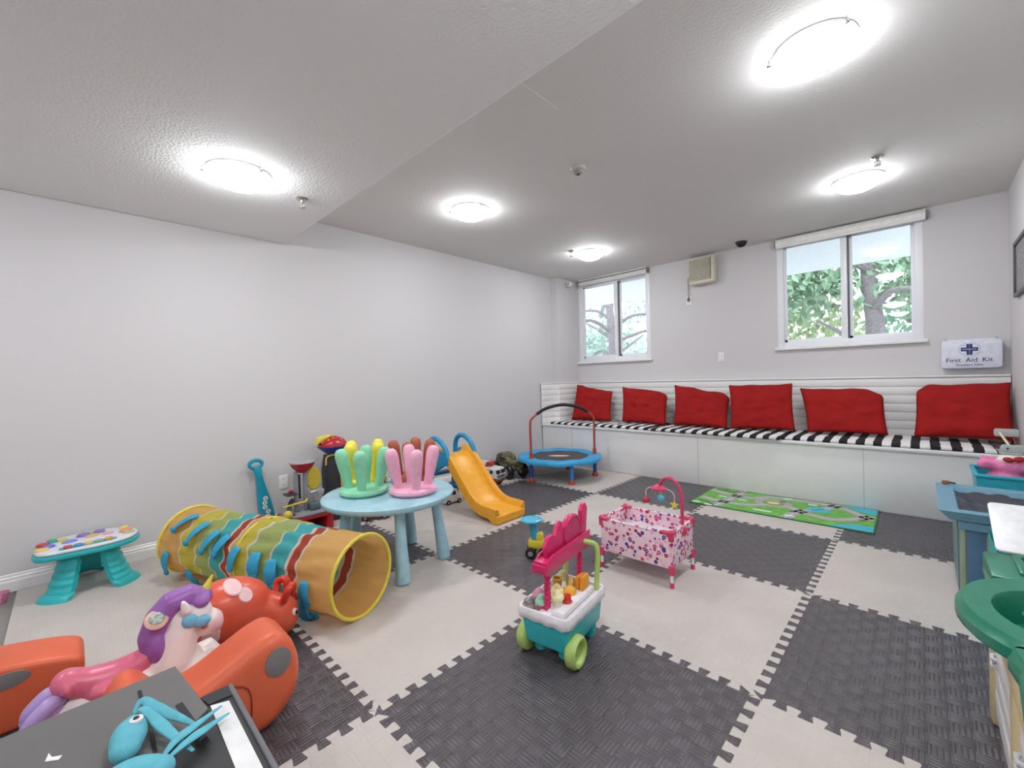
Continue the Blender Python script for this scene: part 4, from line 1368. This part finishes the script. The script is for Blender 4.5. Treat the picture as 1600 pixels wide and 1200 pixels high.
b.tube(smooth_path([(.085, .17, .2), (.085, .185, .30), (.085, .19, .37), (.075, .185, .405), (.05, .165, .418), (0, .155, .42), (-.05, .165, .418), (-.075, .185, .405), (-.085, .19, .37), (-.085, .185, .3), (-.085, .17, .2)], 5), .0125, 10)
b.done('push_handle', CGR, t)
# treats on the tray: things of their own
def onc(x, y, z):
    a = R(CRZ)
    return (CX + x * math.cos(a) - y * math.sin(a), CY + x * math.sin(a) + y * math.cos(a), z)
def small(name, label, cat, x, y, z, build):
    t = thing(name, label, cat, onc(x, y, z), CRZ, 'play food on the ice cream cart')
    build(t)
def f_red(t):
    B().lathe([(.022, 0), (.024, .004), (.019, .008), (.019, .026), (.015, .032), (0, .033)], 18).done('button', mat('#cf2f24', .25), t)
small('red_button_toy', 'red round knob on the cart shelf', 'toy', .05, -.055, .2272, f_red)
def f_or(t):
    B().prism(rrect(.02, .068, .008, 4), 0, .062, 'z', .005).done('front_half', mat('#e79a26', .35), t)
    o = B().prism(rrect(.02, .064, .008, 4, -.022), 0, .058, 'z', .005).done('back_half', mat('#d98a20', .35), t)
small('orange_box_toy', 'orange play food block on the cart', 'play food', .06, .095, .2272, f_or)
def f_dome(t):
    B().lathe([(.028, 0), (.03, .004), (.024, .02), (.012, .03), (0, .032)], 18).done('dome', mat('#e8a52e', .3), t)
small('orange_dome_toy', 'orange domed play cake on the cart', 'play food', .025, .02, .2272, f_dome)
def f_cup(cb, ct):
    def g(t):
        B().lathe([(.018, 0), (.026, .03), (.028, .034)], 16).done('cup', mat(cb, .4), t)
        B().lathe([(.03, .032), (.031, .04), (.025, .05), (.02, .052), (.017, .06), (.008, .068), (0, .07)], 16).done('swirl', mat(ct, .4), t)
    return g
small('mint_cupcake', 'mint topped play cupcake in a pink cup', 'play food', -.035, -.125, .199, f_cup('#d84d80', '#9fd9bb'))
small('pink_cupcake', 'pink play cupcake behind the mint one', 'play food', -.075, -.085, .199, f_cup('#d98aa8', '#e7a6bd'))
small('cream_cupcake', 'cream play ice cream scoop on the cart shelf', 'play food', .03, -.105, .2272, f_cup('#ece4c8', '#efe6b0'))
small('yellow_cupcake', 'pale yellow play ice cream beside the orange cake', 'play food', -.025, -.01, .199, f_cup('#ead9a4', '#f0e3a0'))
def f_sand(t):
    B().prism([(-.05, 0), (.045, 0), (.05, .012), (.0, .075)], -.012, .012, 'x', .003, rotm(0, 0, 0)).done('wafer', mat('#caa25c', .6, 60, .3), t)
small('wafer_wedge', 'tan play wafer wedge leaning among the treats', 'play food', .0, .085, .199, f_sand)
def f_yc(t):
    B().lathe([(.018, 0), (.024, .05), (.026, .055), (.02, .055), (.015, .01)], 18).done('cup', mat('#d9a43f', .4), t)
small('yellow_cup', 'mustard yellow play cup on the cart', 'play food', -.07, .07, .199, f_yc)
def f_sc(t):
    B().tube(smooth_path([(0, .03, 0), (0, .02, .04), (0, -.0, .075), (0, -.05, .085)], 4), [.011, .011, .011, .011, .011, .011, .011, .012, .013, .014, .014, .013, .01], 10).done('scoop', mat('#e3e2a6', .4), t)
small('cream_scoop_toy', 'pale yellow toy scoop standing at the cart back', 'play food', -.045, .10, .199, f_sc)
def f_sl(t):
    B().lathe([(.024, 0), (.026, .02), (.026, .03)], 18).done('cup', mat('#bcae9c', .4), t)
    B().ball((0, 0, .03), (.025, .025, .02)).done('grey_dome', mat('#8f8d92', .2, metal=.5), t)
small('grey_shaker', 'silver topped toy shaker at the far cart corner', 'play food', .03, .15, .199, f_sl)
small('grey_shaker', 'silver topped toy shaker by the near cart corner', 'play food', -.085, -.15, .199, f_sl)

# ================================================================== DOLL CRIB
def crib_mat():
    q = NT('mat_crib_print')
    v = q.t.nodes.new('ShaderNodeTexVoronoi')
    v.inputs['Scale'].default_value = 38
    q.t.links.new(q.tc.outputs['Object'], v.inputs['Vector'])
    hue = q.t.nodes.new('ShaderNodeSeparateColor')
    q.t.links.new(v.outputs['Color'], hue.inputs[0])
    pat = q.ramp(hue.outputs[0], [(0, '#3d3f92'), (.22, '#e9a8c4'), (.42, '#a8324f'), (.58, '#e9c6d2'), (.78, '#c64a7c')])
    rg = q.op('LESS_THAN', v.outputs['Distance'], .46)
    inn = q.op('GREATER_THAN', v.outputs['Distance'], .14)
    q.color(q.mix(q.op('MULTIPLY', rg, inn), '#efd0da', pat))
    q.b.inputs['Roughness'].default_value = .8
    return q.m
CRF = crib_mat()
CPI = mat('#d23c66', .35)
t = thing('doll_crib', 'pink patterned doll crib with an arched toy mobile', 'doll crib', (-1.26, 2.49, 0), 1)
hx, hy = .225, .158
b = B()
for s in (-1, 1):
    b.box((0, s * hy, .205), (2 * hx, .012, .20), .004)
    b.box((s * hx, 0, .205), (.012, 2 * hy, .20), .004)
b.done('fabric_sides', CRF, t)
B().box((0, 0, .115), (2 * hx - .01, 2 * hy - .01, .014), .004).done('fabric_base', CRF, t)
B().grid(lambda u, v: Vector(((u - .5) * .43, (v - .5) * .3, .225 + .022 * noise.noise((u * 4, v * 4, 3)) + .02 * math.sin(PI * u) * math.sin(PI * v))), 24, 18).done('bedding', mat('#ddd6da', .9, 60, .1), t, 180)
for sx in (-1, 1):
    for sy in (-1, 1):
        l = B().cyl((sx * hx, sy * hy, .02), (sx * hx, sy * hy, .1), .0095).done('leg', M['white'], t)
        B().cyl((sx * hx, sy * hy, .0), (sx * hx, sy * hy, .03), .012).done('foot_cap', CPI, l)
        B().cyl((sx * hx, sy * hy, .075), (sx * hx, sy * hy, .125), .017).done('lower_joint', CPI, t)
        c = B().cyl((sx * hx, sy * hy, .265), (sx * hx, sy * hy, .318), .015)
        c.cyl((sx * hx, sy * hy, .308), (sx * (hx - .05), sy * hy, .308), .013).cyl((sx * hx, sy * hy, .308), (sx * hx, sy * (hy - .045), .308), .013).ball((sx * hx, sy * hy, .31), .017)
        c.done('corner_joint', CPI, t)
for s in (-1, 1):
    B().cyl((-hx, s * hy, .306), (hx, s * hy, .306), .009).done('rail', CRF, t)
    B().cyl((s * hx, -hy, .306), (s * hx, hy, .306), .009).done('rail', CRF, t)
B().tube(smooth_path([(hx - .005, .02, .255), (hx - .005, .02, .36), (hx - .008, .02, .48), (hx - .03, .02, .55), (hx - .075, .02, .58), (hx - .12, .02, .565), (hx - .14, .02, .525)], 5), .0135, 10, False, .7).done('mobile_arch', CPI, t)
B().ball((hx, .02, .275), (.022, .03, .03)).done('arch_clamp', CPI, t)
mb = B().lathe([(0, -.012), (.045, -.01), (.05, 0), (.03, .012), (.014, .02), (0, .022)], 20, Matrix.Translation((hx - .145, .02, .51))).done('mobile_hub', CPI, t)
hc = Vector((hx - .145, .02, .505))
for (dx, dy, dz) in ((-.085, -.0, -.07), (.02, -.02, -.035), (.095, .0, -.075)):
    B().tube(smooth_path([hc, hc + Vector((dx * .7, dy * .6, -.0)), hc + Vector((dx, dy, dz * .35)), hc + Vector((dx, dy, dz * .8))], 4), .0035, 6).done('mobile_arm', mat('#e3b6c6', .4), t)
B().ball(hc + Vector((-.085, 0, -.085)), (.024, .015, .02)).done('red_heart', mat('#c02040', .35), t)
B().ball(hc + Vector((.02, -.02, -.05)), (.021, .016, .021)).done('blue_ball', mat('#56bcd2', .35), t)
st = []
for k in range(10):
    r = .028 if k % 2 == 0 else .013
    st.append((r * math.sin(PI * k / 5), r * math.cos(PI * k / 5)))
o = B().prism(st, -.006, .006, 'y', .003).done('yellow_star', mat('#e8d14b', .35), t)
o.location = hc + Vector((.095, 0, -.085))

# ================================================================== SMALL RIDING TOY BEHIND THE CART
t = thing('toy_tractor', 'small yellow toy tractor with a blue round top', 'toy tractor', (-1.90, 2.18, 0), 35)
B().box((0, 0, .085), (.12, .075, .06), .014).done('body', mat('#d8c23c', .4), t)
B().box((.02, 0, .125), (.05, .06, .07), .012).done('cab', mat('#d8c23c', .4), t)
B().cyl((-.01, 0, .12), (-.03, 0, .235), .028, .022).done('blue_neck', mat('#3a9ec2', .35), t)
B().lathe([(0, .225), (.05, .228), (.075, .24), (.076, .25), (.06, .255), (.055, .248), (0, .246)], 24, Matrix.Translation((-.035, 0, 0))).done('blue_top', mat('#4fb3d2', .35), t)
wheels(t, [(-.04, -.05), (-.04, .05), (.045, -.05), (.045, .05)], .036, .03)

# ================================================================== ROAD RUG
t = thing('road_play_rug', 'green rug printed with roads and ponds along the bench', 'rug', (-.935, 4.385, .0005), 1)
RW, RH = 1.32, .68
RGm = mat('#6fae4e', .9, 14, .18, .3, 300)
B().box((0, 0, .004), (RW, RH, .008), .002).done('rug_base', RGm, t)
eb = B()
for s in (-1, 1):
    eb.box((0, s * RH / 2, .0045), (RW + .012, .012, .01), .002).box((s * RW / 2, 0, .0045), (.012, RH + .012, .01), .002)
eb.done('rug_binding', mat('#3f7a48', .9), t)
RD = mat('#a7a4a6', .9)
PND = mat('#47b3cf', .8)
def flat(out, h, ma, name):
    return B().prism(out, .0079, .0079 + h, 'z').done(name, ma, t, 0)
def strip(pts, wd, h, ma, name):
    p = smooth_path([(x, y, 0) for x, y in pts], 5)
    L, R2 = [], []
    for i, q in enumerate(p):
        dd = (p[min(i + 1, len(p) - 1)] - p[max(i - 1, 0)]).normalized()
        nn = Vector((-dd.y, dd.x, 0)) * wd / 2
        L.append((q + nn)[:2])
        R2.append((q - nn)[:2])
    b = B()
    k = len(p)
    b._add([(*a, .0082 + h) for a in L] + [(*a, .0082 + h) for a in R2], [(i, i + 1, k + i + 1, k + i) for i in range(k - 1)])
    return b.done(name, ma, t, 0)
hseq = iter([.0002 * k for k in range(1, 60)])
for pts in ([(-.64, -.1), (-.4, -.16), (-.2, -.12), (0, .05), (.2, -.1), (.42, -.15), (.64, .1)], [(-.64, .22), (-.42, .12), (-.25, .12), (-.12, .25), (.1, .28), (.4, .25), (.64, .0)], [(-.45, -.33), (-.42, -.16), (-.38, .1), (-.36, .34)], [(.1, -.34), (.16, -.1), (.3, .1), (.4, .33)]):
    strip(pts, .085, .0003, RD, 'road_print')
    strip(pts, .006, .0009, M['white'], 'road_line_print')
flat(ell(.15, .13, 28, -.06, .06), .0007, RD, 'roundabout_print')
flat(ell(.09, .075, 24, -.06, .06), .0012, mat('#8a9a4a', .9), 'roundabout_green_print')
flat(ell(.05, .04, 20, -.06, .06), .0016, mat('#dccf9a', .9), 'roundabout_centre_print')
flat(ell(.09, .07, 24, .28, .06), .0012, PND, 'pond_print')
flat([(.38, -.345), (.655, -.345), (.655, -.19), (.55, -.2), (.45, -.26)], .0012, PND, 'lake_print')
flat([(.42, .345), (.655, .345), (.655, .17), (.55, .2)], .0012, PND, 'lake_print')
strip([(-.62, .28), (-.5, .25), (-.4, .27), (-.3, .33)], .02, .0016, mat('#5a4a44', .9), 'railway_print')
strip([(-.62, -.22), (-.54, -.25), (-.46, -.32)], .02, .0016, mat('#4a4a48', .9), 'railway_print')
for (x, y) in ((-.62, -.3), (-.5, -.33), (.02, .28), (.22, .2), (-.05, -.24), (-.12, -.24), (-.48, .02), (-.3, .0), (.12, -.26)):
    flat(rrect(.07, .035, .006, 2, x, y), .0018, mat('#d9dde0', .9), 'building_print')
for (x, y, cc) in ((.0, .15, '#503a34'), (.12, -.12, '#47443f'), (.58, -.05, '#8a4a2c')):
    flat(rrect(.05, .025, .006, 2, x, y), .002, mat(cc, .9), 'car_print')

# ================================================================== RIGHT WALL: BIN, BASKET, BOX, TOY KITCHEN
BB_ = mat('#6f9fb4', .45)
t = thing('blue_storage_bin', 'dusty blue storage bin with striped sides and dark liner', 'storage bin', (.33, 3.56, 0))
b = B()
lo = [(-.195, -.29), (.195, -.29), (.195, .29), (-.195, .29)]
hi = [(-.20, -.31), (.20, -.31), (.20, .31), (-.20, .31)]
def shell(b, lo, hi, z0, z1):
    b._add([(*p, z0) for p in lo] + [(*p, z1) for p in hi], [(0, 1, 2, 3), (0, 1, 5, 4), (1, 2, 6, 5), (2, 3, 7, 6), (3, 0, 4, 7)])
shell(b, lo, hi, 0, .43)
b.done('bin_body', mat('#8ea594', .5), t)
for (x0, x1, cc) in ((-.195, -.175, '#a5b09a'), (-.17, -.10, '#557a98'), (-.10, .0, '#9fa07c'), (.0, .08, '#557a98'), (.08, .19, '#9fa07c')):
    B().box(((x0 + x1) / 2, -.302, .20), (x1 - x0, .006, .40), .002, rotm(2.7)).done('side_stripe', mat(cc, .6), t)
B().box((-.201, 0, .2), (.006, .5, .39), .002, rotm(0, -.7)).done('side_panel', mat('#7f9aa0', .6), t)
B().box((-.212, .05, .33), (.03, .12, .025), .006).done('grip', BB_, t)
rb = B()
def rect(x0, x1, y0, y1, z):
    return [(x0, y0, z), (x1, y0, z), (x1, y1, z), (x0, y1, z)]
rows_ = [rect(-.212, .205, -.318, .318, .395), rect(-.235, .205, -.345, .345, .405), rect(-.275, .207, -.372, .372, .452), rect(-.268, .205, -.366, .366, .458), rect(-.20, .19, -.30, .30, .452), rect(-.19, .185, -.285, .285, .425)]
rb._add([p for q in rows_ for p in q], [(4 * i + k, 4 * i + (k + 1) % 4, 4 * i + 4 + (k + 1) % 4, 4 * i + 4 + k) for i in range(5) for k in range(4)])
rb.done('rim', BB_, t, 25)
B().grid(lambda u, v: Vector((-.20 + .39 * u, -.29 + .58 * v, .432 - .075 * (math.sin(PI * u) * math.sin(PI * v)) ** .5 + .018 * noise.noise((u * 5, v * 6, 4)))), 26, 26).done('plastic_liner', mat('#4b4a56', .18), t, 180)
B().box((0, -.318, .375), (.40, .02, .045), .006).done('front_lip', BB_, t)
t = thing('turquoise_basket', 'turquoise plastic basket behind the blue bin', 'basket', (.39, 4.28, 0))
b = B()
shell(b, [(-.11, -.17), (.11, -.17), (.11, .17), (-.11, .17)], [(-.145, -.2), (.14, -.2), (.14, .2), (-.145, .2)], .002, .50)
b.done('basket_body', mat('#39b3c9', .4), t)
for s in (-1, 1):
    B().box((0, s * .2, .50), (.30, .022, .02), .006).done('basket_rim', mat('#39b3c9', .4), t)
    B().box((s * .143, 0, .50), (.022, .40, .02), .006).done('basket_rim', mat('#39b3c9', .4), t)
PK = mat('#e986b4', .95, 50, .1, .5, 150)
t = thing('pink_plush', 'pink plush toy with a red bow lying in basket', 'plush toy', (.385, 4.25, .435))
blob('body', [('b', (.02, .0, .11), (.09, .07, .06)), ('t', [(-.03, 0, .11), (-.10, -.05, .125)], [.035, .03]), ('t', [(-.03, .04, .13), (-.09, .0, .15)], [.032, .026]), ('b', (.08, .0, .13), (.05, .055, .05)), ('b', (0, 0, .03), (.09, .1, .055))], PK, t, .008, 3)
B().ball((.015, -.01, .155), (.055, .05, .03)).done('white_bib', mat('#efe6e6', .95), t)
bw = B().ball((.01, -.06, .165), (.026, .014, .018), rotm(0, 15)).ball((.055, -.06, .172), (.026, .014, .02), rotm(0, -15)).ball((.032, -.064, .168), .01)
bw.done('red_bow', mat('#b8302c', .8), t)
t = thing('toy_block', 'small brown wooden toy bit on the bin rim corner', 'toy', (.10, 3.90, .4585))
B().box((0, 0, .011), (.035, .02, .022), .006, rotm(0, 0, 20)).done('block', mat('#a9653f', .6), t)
B().cyl((.015, 0, .012), (.045, -.01, .010), .005, n=8).done('peg', M['black'], t)
t = thing('teal_toy_box', 'bright teal toy box with a raised white lid', 'toy box', (.375, 2.80, 0))
TE = mat('#35b9c3', .35)
b = B()
shell(b, [(-.15, -.15), (.155, -.15), (.155, .15), (-.15, .15)], [(-.16, -.16), (.16, -.16), (.16, .16), (-.16, .16)], 0, .44)
b.done('box_body', TE, t)
B().prism(rrect(.33, .34, .02, 4), 0, .012, 'z', .004, Matrix.Translation((0, -.01, .505)) @ rotm(22, 0, 0)).done('white_lid', mat('#eeeef0', .3), t)
B().box((-.10, .13, .50), (.1, .03, .14), .008).done('hinge_block', TE, t)
B().box((.09, .13, .50), (.1, .03, .14), .008).done('hinge_block', TE, t)

KG = mat('#1b7b60', .3)
KB = mat('#cdbb8f', .45)
KWh = mat('#e6e4e2', .4)
t = thing('toy_kitchen', 'green and beige toy kitchen with an oval sink basin', 'toy kitchen', (.34, 1.75, 0))
B().box((.015, -.05, .225), (.35, .98, .45), .02).done('cabinet_body', KB, t)
# fronts on the face towards the room: posts, doors, handles
for y in (-.50, -.1, .40):
    B().box((-.168, y, .225), (.034, .085, .44), .014).done('corner_post', KB, t)
for y0, y1 in ((-.46, -.14), (-.06, .36)):
    d_ = B().box((-.166, (y0 + y1) / 2, .235), (.02, y1 - y0, .38), .012).done('cupboard_door', KWh, t)
    for z in (.12, .2, .28, .36):
        B().box((-.172, (y0 + y1) / 2, z), (.012, y1 - y0 - .03, .05), .006).done('raised_slat', KWh, d_)
    for z in (.24, .262):
        B().tube([(-.172, y1 - .035, z), (-.186, y1 - .04, z), (-.187, y1 - .07, z), (-.172, y1 - .075, z)], .006, 8).done('handle', mat('#cfd0d6', .35), d_)
B().prism([(-.54, .395), (.43, .395), (.43, .46), (-.54, .46)], -.19, -.15, 'x', .01).done('apron', KB, t)
# worktop with a bulging basin
ctr = (-.085, .01)
out = [(.19, -.55), (-.19, -.55), (-.205, -.48), (-.195, -.33), (-.205, -.26)]
out += [(-.075 + .205 * math.cos(R(a)), .01 + .27 * math.sin(R(a))) for a in range(250, 100, -10)]
out += [(-.12, .27), (.19, .27)]
out = [(x, y) for x, y in out]
hole = [(-.065 + .145 * math.cos(R(a)), .0 + .175 * math.sin(R(a))) for a in range(0, 360, 12)]
bmx = bmesh.new()
def loop(bm, pts, z, s=1, c=(0, 0)):
    vs = [bm.verts.new((c[0] + (x - c[0]) * s, c[1] + (y - c[1]) * s, z)) for x, y in pts]
    return vs
def bridge(bm, a, b_):
    n = len(a)
    for i in range(n):
        bm.faces.new((a[i], a[(i + 1) % n], b_[(i + 1) % n], b_[i]))
cc = (0, 0)
o0 = loop(bmx, out, .495, .97, cc)
o1 = loop(bmx, out, .505, 1.0, cc)
o2 = loop(bmx, out, .530, 1.0, cc)
o3 = loop(bmx, out, .540, .965, cc)
o3b = loop(bmx, out, .552, .945, cc)
o4 = loop(bmx, out, .552, .90, cc)
for a, c in ((o0, o1), (o1, o2), (o2, o3), (o3, o3b), (o3b, o4)):
    bridge(bmx, a, c)
h0 = loop(bmx, hole, .552)
h1 = loop(bmx, hole, .545, .97, (-.065, 0))
h2 = loop(bmx, hole, .47, .85, (-.065, 0))
bridge(bmx, h0, h1)
bridge(bmx, h1, h2)
bmx.faces.new(h2)
es = [bmx.edges.get((o4[i], o4[(i + 1) % len(o4)])) for i in range(len(o4))] + [bmx.edges.get((h0[i], h0[(i + 1) % len(h0)])) for i in range(len(h0))]
bmesh.ops.triangle_fill(bmx, use_beauty=True, edges=[e for e in es if e])
bb2 = B()
bb2.b.free()
bb2.b = bmx
bb2.done('worktop', KG, t, 40)
B().tube([(-.15, .04, .525), (-.045, .03, .53), (.06, .03, .53)], .008, 8).done('basin_divider', KG, t)
# raised board end of the worktop
B().prism([(-.19, .265), (.19, .265), (.19, .52), (-.19, .52)], .455, .545, 'z', .012).done('side_board', KG, t)
fr = B()
for (c, s_) in (((.02, .31, .548), (.27, .022, .016)), ((.02, .49, .548), (.27, .022, .016)), ((-.115, .40, .548), (.022, .19, .016)), ((.145, .40, .548), (.022, .19, .016))):
    fr.box(c, s_, .006)
fr.done('board_moulding', KG, t)
t = thing('white_toy_scissors', 'white plastic toy with two oval loops on the green worktop', 'toy', (.335, 2.15, .5455))
for (x, y, rz_) in ((0, .035, 20), (0, -.02, -25)):
    B().lathe([(1, .002), (.95, .012), (.5, .018), (0, .018)], 20, Matrix.Translation((x, y, 0)) @ rotm(0, 0, rz_) @ Matrix.Diagonal((.055, .024, 1, 1))).done('loop', M['white'], t)
B().lathe([(.024, 0), (.022, .02), (0, .024)], 18, Matrix.Translation((.045, .01, 0))).done('centre', M['white'], t)
for k in range(4):
    B().ball((-.01 + k * .016, -.02 + .006 * (k % 2), .018), .003, None, 6, 5).done('pink_dot', mat('#d98aa0', .5), t)
